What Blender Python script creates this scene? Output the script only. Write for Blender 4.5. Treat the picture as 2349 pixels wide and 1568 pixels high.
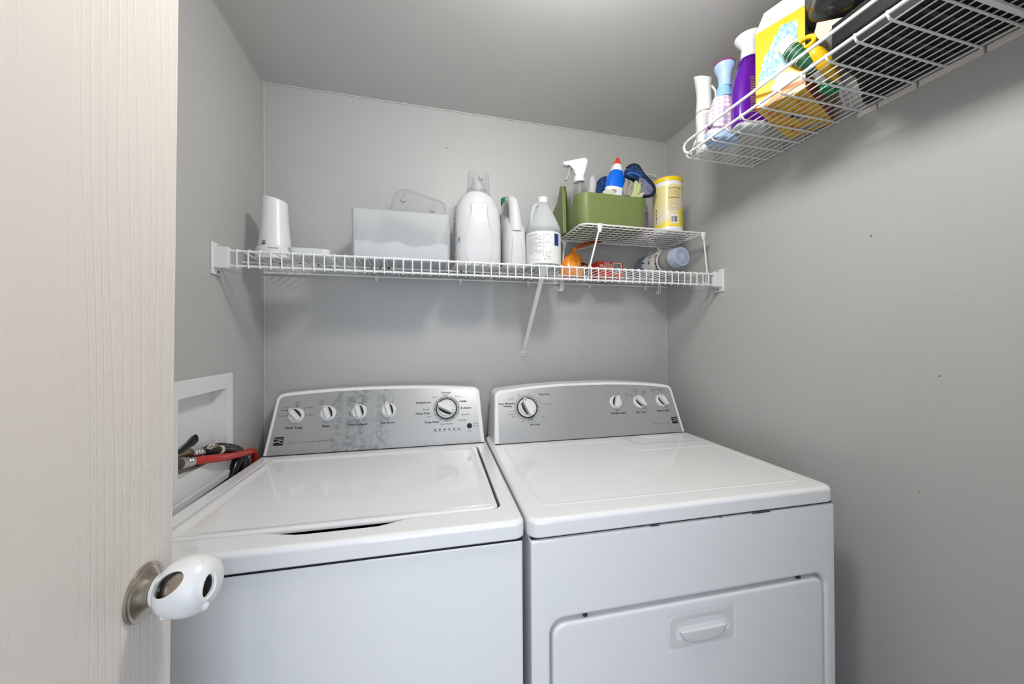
import bpy, bmesh, math, random
from mathutils import Matrix, Vector, noise
random.seed(4)
D = bpy.data; COL = bpy.context.scene.collection; SC = bpy.context.scene
R = math.radians; PI = math.pi
for o in list(D.objects): D.objects.remove(o)

# ------------------------------------------------------------- camera, light, exposure
W, H, FRONT = 1.5613, 2.1378, -1.62          # room: left wall x=0, back wall y=0
cam = D.cameras.new('camera'); co = D.objects.new('camera', cam); COL.objects.link(co); SC.camera = co
yaw, pit, rol = R(14.5685), R(.3203), R(-.3439)
fwd = Vector((math.sin(yaw)*math.cos(pit), math.cos(yaw)*math.cos(pit), math.sin(pit)))
rt = Vector((math.cos(yaw), -math.sin(yaw), 0)); up = rt.cross(fwd)
r2 = rt*math.cos(rol) + up*math.sin(rol); u2 = -rt*math.sin(rol) + up*math.cos(rol)
m = Matrix((r2, u2, -fwd)).transposed().to_4x4(); m.translation = (.5078, -1.38, 1.2661); co.matrix_world = m
cam.sensor_width = 36; cam.lens = 828.834/2349*36; cam.clip_start = .02; cam.clip_end = 50
cam.shift_x = -6.4894/2349; cam.shift_y = -8.2677/2349
wd = D.worlds.new('world'); SC.world = wd; wd.use_nodes = True
wd.node_tree.nodes['Background'].inputs[0].default_value = (.78, .86, 1, 1)
wd.node_tree.nodes['Background'].inputs[1].default_value = .5
def area(name, loc, rot, sx, sy, power, col):
    l = D.lights.new(name, 'AREA'); l.shape = 'RECTANGLE'; l.size = sx; l.size_y = sy; l.energy = power; l.color = col
    o = D.objects.new(name, l); COL.objects.link(o); o.location = loc; o.rotation_euler = rot; return o
# daylight of the hallway coming in by the open doorway behind the camera
area('hallway_daylight', (.62, -2.5, 1.15), (R(90), 0, 0), 1.3, 1.9, 21, (.80, .88, 1))
LAMP_POWER = 78.0
SC.view_settings.view_transform = 'Standard'; SC.view_settings.look = 'None'
SC.view_settings.exposure = 0.08; SC.view_settings.gamma = 1.0; SC.view_settings.use_curve_mapping = False

# ------------------------------------------------------------- materials
def hx(h, a=1):
    h = h.lstrip('#'); v = [int(h[i:i+2], 16)/255 for i in (0, 2, 4)]
    return tuple(c/12.92 if c <= .04045 else ((c+.055)/1.055)**2.4 for c in v) + (a,)
MATS = {}
def mat(name, col, rough=.5, metal=0, spec=.5, trans=0, ior=1.45, bump=None, emit=0, alpha=1, coat=0, subs=0):
    if name in MATS: return MATS[name]
    m = D.materials.new(name); m.use_nodes = True; nt = m.node_tree; b = nt.nodes['Principled BSDF']
    c = hx(col) if isinstance(col, str) else tuple(col)+((1,) if len(col) == 3 else ())
    b.inputs['Base Color'].default_value = c; b.inputs['Roughness'].default_value = rough
    b.inputs['Metallic'].default_value = metal; b.inputs['Specular IOR Level'].default_value = spec
    b.inputs['Transmission Weight'].default_value = trans; b.inputs['IOR'].default_value = ior
    b.inputs['Alpha'].default_value = alpha; b.inputs['Coat Weight'].default_value = coat
    if subs:
        b.inputs['Subsurface Weight'].default_value = subs; b.inputs['Subsurface Radius'].default_value = (.01, .01, .01)
    if emit:
        b.inputs['Emission Color'].default_value = c; b.inputs['Emission Strength'].default_value = emit
    if bump:
        sc, st, stretch, dist = bump
        tc = nt.nodes.new('ShaderNodeTexCoord'); mp = nt.nodes.new('ShaderNodeMapping'); mp.inputs['Scale'].default_value = stretch
        ns = nt.nodes.new('ShaderNodeTexNoise'); ns.inputs['Scale'].default_value = sc; ns.inputs['Detail'].default_value = 3
        bp = nt.nodes.new('ShaderNodeBump'); bp.inputs['Strength'].default_value = st; bp.inputs['Distance'].default_value = dist
        nt.links.new(tc.outputs['Object'], mp.inputs['Vector']); nt.links.new(mp.outputs[0], ns.inputs['Vector'])
        nt.links.new(ns.outputs['Fac'], bp.inputs['Height']); nt.links.new(bp.outputs[0], b.inputs['Normal'])
    MATS[name] = m; return m
def nodes(m): return m.node_tree.nodes, m.node_tree.links, m.node_tree.nodes['Principled BSDF']
def vary(m, scale, c1, c2, lo=.35, hi=.65, stretch=(1, 1, 1), coord='Object', detail=3):
    """blotchy colour: a noise between two colours"""
    n, l, b = nodes(m); tc = n.new('ShaderNodeTexCoord'); mp = n.new('ShaderNodeMapping'); mp.inputs['Scale'].default_value = stretch
    ns = n.new('ShaderNodeTexNoise'); ns.inputs['Scale'].default_value = scale; ns.inputs['Detail'].default_value = detail
    rp = n.new('ShaderNodeValToRGB'); rp.color_ramp.elements[0].position = lo; rp.color_ramp.elements[1].position = hi
    rp.color_ramp.elements[0].color = hx(c1); rp.color_ramp.elements[1].color = hx(c2)
    l.new(tc.outputs[coord], mp.inputs['Vector']); l.new(mp.outputs[0], ns.inputs['Vector']); l.new(ns.outputs['Fac'], rp.inputs[0])
    l.new(rp.outputs[0], b.inputs['Base Color']); return m

M_wall = mat('wall_paint', '#b4b4b2', .42, spec=.42, bump=(150, .35, (1, 1, 1), .0012))
M_ceil = mat('ceiling_paint', '#cbcbc8', .45, spec=.45, bump=(120, .18, (1, 1, 1), .001))  # lighter than the wall grey; the extra tone stands in for ceiling light
M_floor = mat('floor_vinyl', '#8c857b', .5)
M_caulk = mat('corner_caulk', '#c9c9c6', .5)
M_white = mat('white_enamel', '#f0f1f2', .09, spec=.5, coat=.3)
M_trimw = mat('white_console_trim', '#ebecec', .25)
M_wire = mat('white_wire_coating', '#e3e4e3', .32)
M_plast = mat('white_plastic', '#e0e1e1', .3)
M_screw = mat('screw_metal', '#77746a', .4, metal=.8)
M_dark = mat('dark_gap', '#0c0f16', .7)
M_black = mat('black_print', '#1d1d1f', .5)
M_gray = mat('gray_print', '#6d7073', .5)
M_blackp = mat('black_plastic', '#17181a', .25)
M_steel = mat('brushed_nickel', '#b7aea2', .24, metal=1)
M_brass = mat('valve_brass', '#a39580', .38, metal=1)
M_chrome = mat('hose_coupling', '#c9c9c6', .28, metal=1)
M_ring = mat('dial_ring', '#a3a5a4', .4)
M_clear = mat('clear_plastic', '#f6f8f7', .04, trans=.98, ior=1.06)

# painted moulded door: embossed wood grain
M_door = mat('door_paint', '#d8d0c8', .42)
n, l, b = nodes(M_door)
tc = n.new('ShaderNodeTexCoord'); mp = n.new('ShaderNodeMapping'); mp.inputs['Scale'].default_value = (1, 1, .07)
n1 = n.new('ShaderNodeTexNoise'); n1.inputs['Scale'].default_value = 9; n1.inputs['Detail'].default_value = 1
mx = n.new('ShaderNodeMix'); mx.data_type = 'VECTOR'; mx.inputs[0].default_value = .012
wv = n.new('ShaderNodeTexWave'); wv.bands_direction = 'Y'; wv.inputs['Scale'].default_value = 27; wv.inputs['Distortion'].default_value = 15
wv.inputs['Detail'].default_value = 2; wv.inputs['Detail Scale'].default_value = .7
rp = n.new('ShaderNodeValToRGB'); rp.color_ramp.elements[0].position = .0; rp.color_ramp.elements[0].color = (0, 0, 0, 1); rp.color_ramp.elements[1].position = .22
n2 = n.new('ShaderNodeTexNoise'); n2.inputs['Scale'].default_value = 420; ad = n.new('ShaderNodeMath'); ad.operation = 'MULTIPLY_ADD'; ad.inputs[1].default_value = 1.2
bp = n.new('ShaderNodeBump'); bp.inputs['Strength'].default_value = .42; bp.inputs['Distance'].default_value = .0006
l.new(tc.outputs['Object'], mp.inputs['Vector']); l.new(mp.outputs[0], n1.inputs['Vector'])
l.new(mp.outputs[0], wv.inputs['Vector']); l.new(wv.outputs['Fac'], rp.inputs[0]); l.new(tc.outputs['Object'], n2.inputs['Vector'])
n3 = n.new('ShaderNodeTexNoise'); n3.inputs['Scale'].default_value = 7; rp3 = n.new('ShaderNodeValToRGB'); rp3.color_ramp.elements[0].position = .30; rp3.color_ramp.elements[1].position = .52; l.new(mp.outputs[0], n3.inputs['Vector']); l.new(n3.outputs['Fac'], rp3.inputs[0])
gm = n.new('ShaderNodeMath'); gm.operation = 'MULTIPLY'; iv = n.new('ShaderNodeMath'); iv.operation = 'SUBTRACT'; iv.inputs[0].default_value = 1; l.new(rp.outputs[0], iv.inputs[1])
l.new(iv.outputs[0], gm.inputs[0]); l.new(rp3.outputs[0], gm.inputs[1]); iv2 = n.new('ShaderNodeMath'); iv2.operation = 'SUBTRACT'; iv2.inputs[0].default_value = 1; l.new(gm.outputs[0], iv2.inputs[1])
l.new(n2.outputs['Fac'], ad.inputs[0]); l.new(iv2.outputs[0], ad.inputs[2]); l.new(ad.outputs[0], bp.inputs['Height']); l.new(bp.outputs[0], b.inputs['Normal'])

def fascia_mat(name, stain):
    m = mat(name, '#b4b6b7', .36, metal=.55)
    n, l, b = nodes(m)
    tc = n.new('ShaderNodeTexCoord'); sp = n.new('ShaderNodeSeparateXYZ'); l.new(tc.outputs['Generated'], sp.inputs[0])
    def ramp(sock, pts):
        r = n.new('ShaderNodeValToRGB'); e = r.color_ramp.elements
        while len(e) < len(pts): e.new(.5)
        for i, (p, v) in enumerate(pts): e[i].position = p; e[i].color = (v, v, v, 1)
        l.new(sock, r.inputs[0]); return r.outputs[0]
    def nz(sc, st, lo, hi, det=4):
        mp = n.new('ShaderNodeMapping'); mp.inputs['Scale'].default_value = st; l.new(tc.outputs['Generated'], mp.inputs['Vector'])
        t = n.new('ShaderNodeTexNoise'); t.inputs['Scale'].default_value = sc; t.inputs['Detail'].default_value = det; l.new(mp.outputs[0], t.inputs['Vector'])
        return ramp(t.outputs['Fac'], [(lo, 0), (hi, 1)])
    def mul(a, c):
        k = n.new('ShaderNodeMath'); k.operation = 'MULTIPLY'
        for i, v in enumerate((a, c)):
            if isinstance(v, float): k.inputs[i].default_value = v
            else: l.new(v, k.inputs[i])
        return k.outputs[0]
    def add(a, c):
        k = n.new('ShaderNodeMath'); k.operation = 'ADD'; k.use_clamp = True; l.new(a, k.inputs[0]); l.new(c, k.inputs[1]); return k.outputs[0]
    if stain:
        band = ramp(sp.outputs[0], [(.265, 0), (.29, .9), (.315, .1), (.345, .95), (.375, .5), (.40, 1), (.44, .25), (.50, .7), (.56, .0)])
        streak = mul(mul(band, nz(13, (3.0, 1, .05), .44, .54, 3)), nz(5, (1.0, 1, 1.0), .22, .42))
        blot = mul(mul(ramp(sp.outputs[0], [(.22, 0), (.30, .9), (.5, .8), (.58, 0)]), nz(60, (3.4, 1, .9), .54, .68, 6)), .5)
        low = mul(ramp(sp.outputs[2], [(.0, 1), (.06, .5), (.13, 0)]), nz(40, (3.4, 1, 1), .42, .60, 6))
        f = add(add(streak, blot), mul(low, .7))
    else:
        f = mul(mul(ramp(sp.outputs[0], [(.0, 1), (.12, .9), (.2, 0)]), ramp(sp.outputs[2], [(.0, 1), (.25, .7), (.42, 0)])), nz(70, (3.6, 1, .9), .47, .66, 6)); f = mul(f, .7)
    mx = n.new('ShaderNodeMix'); mx.data_type = 'RGBA'; l.new(mul(f, .58), mx.inputs[0])
    mx.inputs[6].default_value = hx('#b4b6b7'); mx.inputs[7].default_value = hx('#55585c'); l.new(mx.outputs[2], b.inputs['Base Color'])
    l.new(ramp(f, [(0, .36), (1, .7)]), b.inputs['Roughness'])
    return m

# ------------------------------------------------------------- object helpers
ROOT = {}
I4 = Matrix.Identity(4)
# both machines stand turned by a small angle against the room: their own frame
MA = math.asin(-.0426)
MM = Matrix.Translation((.78, -.7185, 0)) @ Matrix.Rotation(MA, 4, 'Z') @ Matrix.Translation((-.78, .7185, 0))
def tag(o, label, cat, group=None):
    o['label'] = label; o['category'] = cat
    if group: o['group'] = group
    return o
def thing(name, label, cat, loc, rotz=0, group=None, B=I4):
    o = D.objects.new(name, None); COL.objects.link(o); o.empty_display_size = .05
    m = B @ Matrix.Translation(loc) @ Matrix.Rotation(rotz, 4, 'Z'); o.matrix_world = m; ROOT[o.name] = m.copy()
    return tag(o, label, cat, group)
def finish(me, mt, smooth=35):
    for a in (mt if isinstance(mt, (list, tuple)) else [mt]): me.materials.append(a)
    if smooth:
        me.shade_smooth(); me.set_sharp_from_angle(angle=R(smooth))
def obj(name, bm, mt, parent=None, B=I4, smooth=35, label=None, loc=None):
    """link a bmesh given in frame B as one object under parent (or top-level with its origin at loc)"""
    if parent is not None: base = ROOT[parent.name]
    else: base = Matrix.Translation(loc if loc else (0, 0, 0))
    bm.transform(base.inverted() @ B)
    bmesh.ops.recalc_face_normals(bm, faces=bm.faces[:])
    me = D.meshes.new(name); bm.to_mesh(me); bm.free(); finish(me, mt, smooth)
    o = D.objects.new(name, me); COL.objects.link(o)
    if smooth and len(me.polygons) > 12:
        wn = o.modifiers.new('wn', 'WEIGHTED_NORMAL'); wn.keep_sharp = True; wn.weight = 100; wn.mode = 'FACE_AREA'
    if parent is not None: o.parent = parent
    else: o.location = base.translation
    ROOT[o.name] = base.copy()
    if label: o['label'] = label
    return o
def inst(o, name, parent, delta, label=None):
    """copy of a part shifted by delta (world axes) inside the same parent"""
    c = o.copy(); COL.objects.link(c); c.parent = parent
    base = ROOT[parent.name]; c.matrix_local = base.inverted() @ Matrix.Translation(delta) @ base
    ROOT[c.name] = Matrix.Translation(delta) @ base
    return c
def stuff(o): o['kind'] = 'stuff'; return o
def struct(name, bm, mt, parent=None, **k):
    o = obj(name, bm, mt, parent, **k); o['kind'] = 'structure'; return o

# ------------------------------------------------------------- mesh helpers (all return / fill a bmesh)
def NB(): return bmesh.new()
def merge(dst, src, mtx=I4):
    src.transform(mtx); me = D.meshes.new('t'); src.to_mesh(me); src.free(); dst.from_mesh(me); D.meshes.remove(me); return dst
def box(x0, x1, y0, y1, z0, z1, bev=0, seg=2, bm=None):
    b = NB(); bmesh.ops.create_cube(b, size=1)
    for v in b.verts: v.co = Vector(((x0+x1)/2+v.co.x*(x1-x0), (y0+y1)/2+v.co.y*(y1-y0), (z0+z1)/2+v.co.z*(z1-z0)))
    if bev: bmesh.ops.bevel(b, geom=b.edges[:], offset=bev, segments=seg, profile=.5, affect='EDGES')
    return merge(bm, b) if bm else b
def cyl(p0, p1, ra, rb=None, n=24, bev=0, bm=None, cap=True):
    p0, p1 = Vector(p0), Vector(p1); d = p1-p0; b = NB()
    bmesh.ops.create_cone(b, cap_ends=cap, segments=n, radius1=ra, radius2=ra if rb is None else rb, depth=d.length)
    if bev:
        es = [e for e in b.edges if all(len(f.verts) > 4 for f in e.link_faces[:1]) or any(len(f.verts) > 4 for f in e.link_faces)]
        bmesh.ops.bevel(b, geom=es, offset=bev, segments=2, profile=.5, affect='EDGES')
    b.transform(Matrix.Translation((p0+p1)/2) @ d.to_track_quat('Z', 'Y').to_matrix().to_4x4())
    return merge(bm, b) if bm else b
def sph(c, r, sc=(1, 1, 1), u=20, v=12, rot=None, bm=None):
    b = NB(); bmesh.ops.create_uvsphere(b, u_segments=u, v_segments=v, radius=r)
    m = Matrix.Translation(c) @ (rot.to_4x4() if rot else I4) @ Matrix.Diagonal((*sc, 1)); b.transform(m)
    return merge(bm, b) if bm else b
def skin(rings, closed=True, capa=True, capb=True, bm=None):
    """loft through rings of points"""
    b = bm or NB(); vs = [[b.verts.new(p) for p in r] for r in rings]; n = len(rings[0])
    for a, c in zip(vs, vs[1:]):
        for i in range(n if closed else n-1):
            j = (i+1) % n
            try: b.faces.new((a[i], a[j], c[j], c[i]))
            except ValueError: pass
    if closed and capa: b.faces.new(vs[0][::-1])
    if closed and capb: b.faces.new(vs[-1])
    return b
def lathe(c, prof, n=32, axis=None, sx=1, sy=1, bm=None, capa=True, capb=True):
    """profile of (radius, height) turned round the axis through c"""
    m = Matrix.Translation(c) @ (Vector(axis).to_track_quat('Z', 'Y').to_matrix().to_4x4() if axis else I4)
    rings = [[m @ Vector((r*sx*math.cos(2*PI*i/n), r*sy*math.sin(2*PI*i/n), h)) for i in range(n)] for r, h in prof]
    return skin(rings, capa=capa, capb=capb, bm=bm)
def spl(pts, k=6):
    """Catmull-Rom through the points"""
    P = [Vector(p) for p in pts]; P = [P[0]*2-P[1]]+P+[P[-1]*2-P[-2]]; o = []
    for i in range(1, len(P)-2):
        for j in range(k):
            t = j/k; a, b_, c, d = P[i-1:i+3]
            o.append(.5*((2*b_)+(c-a)*t+(2*a-5*b_+4*c-d)*t*t+(3*b_-a-3*c+d)*t**3))
    o.append(P[-2]); return o
def tube(pts, r, n=8, bm=None, closed=False, smooth=0, radii=None):
    P = spl(pts, smooth) if smooth else [Vector(p) for p in pts]
    if radii and smooth:
        k = len(P)-1; radii = [radii[min(int(i*(len(radii)-1)/k), len(radii)-2)]*(1-(i*(len(radii)-1)/k % 1 if i < k else 1))+radii[min(int(i*(len(radii)-1)/k), len(radii)-2)+1]*((i*(len(radii)-1)/k) % 1 if i < k else 1) for i in range(k+1)]
    rings = []; up_ = None; N = len(P)
    for i, p in enumerate(P):
        a = P[(i-1) % N] if (closed or i) else p; c = P[(i+1) % N] if (closed or i < N-1) else p
        t = (c-a).normalized()
        if up_ is None: up_ = t.orthogonal().normalized()
        up_ = (up_-t*up_.dot(t)); up_ = up_.normalized() if up_.length > 1e-6 else t.orthogonal().normalized()
        s = t.cross(up_); rr = radii[i] if radii else r
        rings.append([p+(up_*math.cos(2*PI*q/n)+s*math.sin(2*PI*q/n))*rr for q in range(n)])
    if closed:
        rings.append(rings[0]); b = skin(rings, capa=False, capb=False, bm=bm); bmesh.ops.remove_doubles(b, verts=b.verts[:], dist=1e-6); return b
    return skin(rings, bm=bm)
def rrect(x0, x1, y0, y1, r, k=5, rs=None):
    """rounded rectangle outline, counter-clockwise"""
    rs = rs or (r, r, r, r); o = []
    for (cx, cy, a), rr in zip(((x1, y0, -90), (x1, y1, 0), (x0, y1, 90), (x0, y0, 180)), rs):
        sx, sy = (-1 if cx == x1 else 1), (-1 if cy == y1 else 1)
        for i in range(k+1):
            t = R(a+90*i/k); o.append((cx+sx*rr+rr*math.cos(t), cy+sy*rr+rr*math.sin(t)))
    return o
def prism(pts, d0, d1, fr, bev=0, bm=None):
    """polygon pts (u,v) extruded from depth d0 to d1; fr(u,v,d)->Vector"""
    b = skin([[fr(u, v, d0) for u, v in pts], [fr(u, v, d1) for u, v in pts]])
    if bev:
        es = [e for e in b.edges if any(len(f.verts) == len(pts) and len(pts) > 4 for f in e.link_faces)]
        bmesh.ops.bevel(b, geom=es or b.edges[:], offset=bev, segments=3, profile=.5, affect='EDGES')
    return merge(bm, b) if bm else b
def poly(pts, bm=None):
    b = bm or NB(); b.faces.new([b.verts.new(p) for p in pts]); return b
_tc = {}
def textgeo(s, size, align='CENTER', bold=0):
    key = (s, size, align, bold)
    if key not in _tc:
        c = D.curves.new('t', 'FONT'); c.body = s; c.size = size; c.align_x = align; c.align_y = 'CENTER'; c.resolution_u = 1; c.offset = bold
        o = D.objects.new('t', c); COL.objects.link(o); dg = bpy.context.evaluated_depsgraph_get()
        me = o.evaluated_get(dg).to_mesh(); _tc[key] = ([v.co.copy() for v in me.vertices], [list(p.vertices) for p in me.polygons])
        o.to_mesh_clear(); D.objects.remove(o); D.curves.remove(c)
    return _tc[key]
def text(s, size, fr, u, v, bm, align='CENTER', rot=0, sx=1, bold=0):
    """flat lettering laid on a surface fr(u,v)->Vector"""
    V, F = textgeo(s, size, align, bold); c, q = math.cos(rot), math.sin(rot)
    vs = [bm.verts.new(fr(u+(p.x*sx*c-p.y*q), v+(p.x*sx*q+p.y*c))) for p in V]
    for f in F:
        try: bm.faces.new([vs[i] for i in f])
        except ValueError: pass
    return bm
def plane_fr(o, ux, uy, off=0):
    o, ux, uy = Vector(o), Vector(ux).normalized(), Vector(uy).normalized(); nn = ux.cross(uy).normalized()
    return lambda u, v, d=0: o+ux*u+uy*v+nn*(off+d)
def disc2(cx, cy, r, n=20, a0=0): return [(cx+r*math.cos(a0+2*PI*i/n), cy+r*math.sin(a0+2*PI*i/n)) for i in range(n)]
def flat(pts, fr, bm): return poly([fr(u, v) for u, v in pts], bm)
def curved(pts_uv, fr, bm, nu=8):
    """quad patch u0,u1,v0,v1 subdivided along u on a curved surface"""
    u0, u1, v0, v1 = pts_uv
    rows = [[bm.verts.new(fr(u0+(u1-u0)*i/nu, v)) for i in range(nu+1)] for v in (v0, v1)]
    for i in range(nu): bm.faces.new((rows[0][i], rows[0][i+1], rows[1][i+1], rows[1][i]))
    return bm
def cylfr(c, r, off=.0004, a0=-90):
    """surface of an upright cylinder; u runs as arc length, u=0 facing angle a0"""
    return lambda u, v, d=0: Vector((c[0]+(r+off+d)*math.cos(R(a0)+u/r), c[1]+(r+off+d)*math.sin(R(a0)+u/r), v))

# ============================================================= ROOM
T = .1
b = NB()
# left wall with the rectangular hole of the washer outlet box
oy0, oy1, oz0, oz1 = -.456, -.2515, .972, 1.146
box(-T, 0, FRONT-T, oy0, 0, H, bm=b); box(-T, 0, oy1, T, 0, H, bm=b); box(-T, 0, oy0, oy1, 0, oz0, bm=b); box(-T, 0, oy0, oy1, oz1, H, bm=b)
struct('wall_left', b, M_wall, smooth=0)
struct('wall_back', box(-.0, W, 0, T, 0, H), M_wall, smooth=0)
struct('wall_right', box(W, W+T, FRONT-T, T, 0, H), M_wall, smooth=0)
b = box(0, .16, FRONT-T, FRONT, 0, H); box(.98, W, FRONT-T, FRONT, 0, H, bm=b); box(.16, .98, FRONT-T, FRONT, 2.05, H, bm=b)
struct('wall_front', b, M_wall, smooth=0)
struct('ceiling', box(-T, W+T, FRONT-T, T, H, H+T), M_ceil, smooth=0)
struct('floor', box(-T, W+T, FRONT-1.6, T, -T, 0), M_floor, smooth=0)
b = NB()   # thin painted caulk seams in the corners
tube([(.0015, -.0015, 0), (.0015, -.0015, H)], .0016, 6, bm=b); tube([(W-.0015, -.0015, 0), (W-.0015, -.0015, H)], .0016, 6, bm=b)
tube([(.0015, -1.6, H-.0015), (.0015, -.0015, H-.0015)], .0014, 6, bm=b)
P = [(x*W/30, -.0015-.0006*random.random(), H-.0015-.0008*random.random()) for x in range(31)]
tube(P, .0019, 6, bm=b); tube([(W-.0015, -.0015, H-.0015), (W-.0015, -1.6, H-.0015)], .0014, 6, bm=b)
struct('trim_1', b, M_caulk)
b = NB()   # small nail holes and knocks in the paint
for x, z, s in ((.604, 1.9939, .0035), (.7624, 1.9922, .0025), (.356, 1.8, .0018), (.352, 1.812, .0015)):
    sph((x, -.0002, z), s, (.5, .25, 1), 8, 6, bm=b)
for y, z, s in ((-.7532, 1.513, .003), (-.8694, 1.186, .0025), (-.835, .93, .002)):
    sph((W-.0002, y, z), s, (.25, .6, 1), 8, 6, bm=b)
struct('trim_2', b, mat('nail_hole', '#6f6c64', .8))

# ceiling lamp: base plate and glowing dome, above the top edge of the frame
t = thing('ceiling_lamp', 'round white flush ceiling lamp with glowing dome', 'lamp', (.81, -.88, H))
obj('base_plate', cyl((.81, -.88, H), (.81, -.88, H-.018), .135, n=40, bev=.003), M_plast, t)
dm = obj('dome', lathe((.81, -.88, H), [(.080, -.018), (.084, -.045), (.084, -.080), (.075, -.100), (.055, -.112), (.028, -.119), (.005, -.121)], 40), mat('lamp_glass', (1, .968, .925), .5, emit=LAMP_POWER), t)

# ============================================================= DOOR with knob
DX = .218
def door_tf(p): return p
Mt = Matrix.Translation((DX, -.9026, .9988)) @ Matrix.Rotation(R(-1.15), 4, 'X') @ Matrix.Translation((-DX, .9026, -.9988))
b = box(DX-.035, DX, -1.60, -.8558, .012, 2.02, bev=.0012, seg=2)
door = struct('door_1', b, M_door, B=Mt, loc=(DX-.0175, -1.60, 0))
kz, ky = .9988, -.9026
def kp(d, dy=0, dz=0): return (DX+d, ky+dy, kz+dz)
AX = (1, 0, 0)
obj('knob_rosette', lathe(kp(0), [(.0285, -.001), (.0285, .003), (.0275, .0040), (.0255, .0044), (.0250, .0050), (.0120, .0140), (.0100, .0165), (.0095, .019)], 48, axis=AX), M_steel, door, label='brushed nickel rosette')
obj('knob_neck', lathe(kp(0), [(.0092, .0175), (.0092, .026), (.0110, .029)], 32, axis=AX), M_steel, door)
obj('knob', lathe(kp(0), [(.009, .022), (.0150, .0245), (.0225, .0310), (.0258, .0400), (.0250, .0480), (.0190, .0560), (.0100, .0595), (.002, .0605)], 40, axis=AX), M_steel, door, label='brushed nickel door knob')
# child-safety shell round the knob: an egg with oval finger holes
t = thing('knob_cover', 'white plastic child-safety cover with oval holes, over the door knob', 'knob cover', kp(.018, 0, -.03))
def egg(s, off=0):
    pr = [(.0130, .0150), (.0165, .0165), (.0225, .0205), (.0272, .0280), (.0298, .0385), (.0298, .0480), (.0268, .0575), (.0200, .0650), (.0105, .0692), (.0008, .0705)]
    pr = [(max(r-off, .0003), h+(off if i == 0 else 0)-(off if i > 6 else 0)) for i, (r, h) in enumerate(pr)]
    q = [(p.x, p.y) for p in spl([(r, h, 0) for r, h in pr], 4)]
    return lathe(kp(0), [(max(r, .0003), h) for r, h in q], 64, axis=AX, bm=None)
shell = egg(1); inner = egg(1, .0026)
def tmp(bm): me = D.meshes.new('x'); bmesh.ops.recalc_face_normals(bm, faces=bm.faces[:]); bm.to_mesh(me); bm.free(); o = D.objects.new('x', me); COL.objects.link(o); return o
def oval(p0, p1, ra, rb, upv):
    p0, p1 = Vector(p0), Vector(p1); a = (p1-p0).normalized(); u_ = Vector(upv); u_ = (u_-a*u_.dot(a)).normalized(); s_ = a.cross(u_)
    return skin([[p+(u_*math.cos(2*PI*i/32)*ra+s_*math.sin(2*PI*i/32)*rb) for i in range(32)] for p in (p0, p1)])
cc = Vector(kp(.043)); hole_dir = Vector((-.02, -.80, .58)).normalized()
so = tmp(shell); cut = [tmp(inner)]
hd = [(hole_dir, .0145, .0105, (.85, 0, .50), Vector(kp(.0345))), (Vector((.90, -.43, .05)).normalized(), .0115, .0065, (0.1, .3, 1), Vector(kp(.042, -.003, .003))), (-hole_dir, .016, .012, (1, 0, .6), cc)]
for d_, ra, rb, uv, c_ in hd: cut.append(tmp(oval(c_, c_+d_*.06, ra, rb, uv)))
for c_ in cut:
    md = so.modifiers.new('b', 'BOOLEAN'); md.operation = 'DIFFERENCE'; md.object = c_; md.solver = 'EXACT'
dg = bpy.context.evaluated_depsgraph_get(); dg.update(); me = D.meshes.new_from_object(so.evaluated_get(dg))
for x in [so]+cut: D.objects.remove(x)
b = NB(); b.from_mesh(me); obj('shell', b, M_plast, t, smooth=40)
# raised rims round the holes, seam rib, latch tabs, collar
def on_egg(d, c_, off=.0004):
    d = Vector(d).normalized(); lo, hi = 0, .06
    prf = [(.0130, .0150), (.0165, .0165), (.0225, .0205), (.0272, .0280), (.0298, .0385), (.0298, .0480), (.0268, .0575), (.0200, .0650), (.0105, .0692), (.0, .0705)]
    def inside(p):
        h = p.x-DX; r = math.hypot(p.y-ky, p.z-kz)
        for (r0, h0), (r1, h1) in zip(prf, prf[1:]):
            if h0 <= h <= h1: return r < r0+(r1-r0)*(h-h0)/(h1-h0)
        return False
    for _ in range(24):
        q = (lo+hi)/2
        if inside(c_+d*q): lo = q
        else: hi = q
    return c_+d*(lo+off)
d_, ra, rb, uv, c_ = hd[1]; u_ = (Vector(uv)-d_*Vector(uv).dot(d_)).normalized(); s_ = d_.cross(u_)
P = []
for i in range(28):
    a = 2*PI*i/28; off = u_*math.cos(a)*(ra+.001)+s_*math.sin(a)*(rb+.001); P.append(on_egg(d_, c_+off, .0002))
obj('hole_rim', tube(P, .0017, 8, closed=True), M_plast, t)
b = NB()
P = [on_egg(Vector((math.cos(a)*.9, -.36*math.cos(a), math.sin(a))), Vector(kp(.041)), .0) for a in [R(x) for x in range(55, 86, 6)]]
obj('seam', tube(P, .0011, 6), M_plast, t)
P = [on_egg(Vector((math.cos(a)*.9, -.36*math.cos(a), math.sin(a))), Vector(kp(.041)), .0) for a in [R(x) for x in range(-80, -38, 6)]]
tube(P, .0011, 6, bm=b)
obj('seam', b, M_plast, t)
q = on_egg(Vector((.75, -.5, -.5)), Vector(kp(.041)))
obj('latch_tab', sph(q, .0036, (1, .8, 1.5), 12, 8), M_plast, t)
q = on_egg(Vector((-.35, -.25, -1)), Vector(kp(.035)), -.001)
b = box(q.x-.007, q.x+.001, q.y-.003, q.y+.003, q.z-.0035, q.z+.001, bev=.001); box(q.x+.002, q.x+.007, q.y-.0025, q.y+.0025, q.z-.0032, q.z+.001, bev=.001, bm=b)
obj('release_catch', b, M_plast, t)
obj('collar', lathe(kp(0), [(.0120, .0125), (.0155, .013), (.0165, .0150), (.0165, .018), (.0150, .0195)], 32, axis=AX, capa=False, capb=False), M_plast, t)

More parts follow.
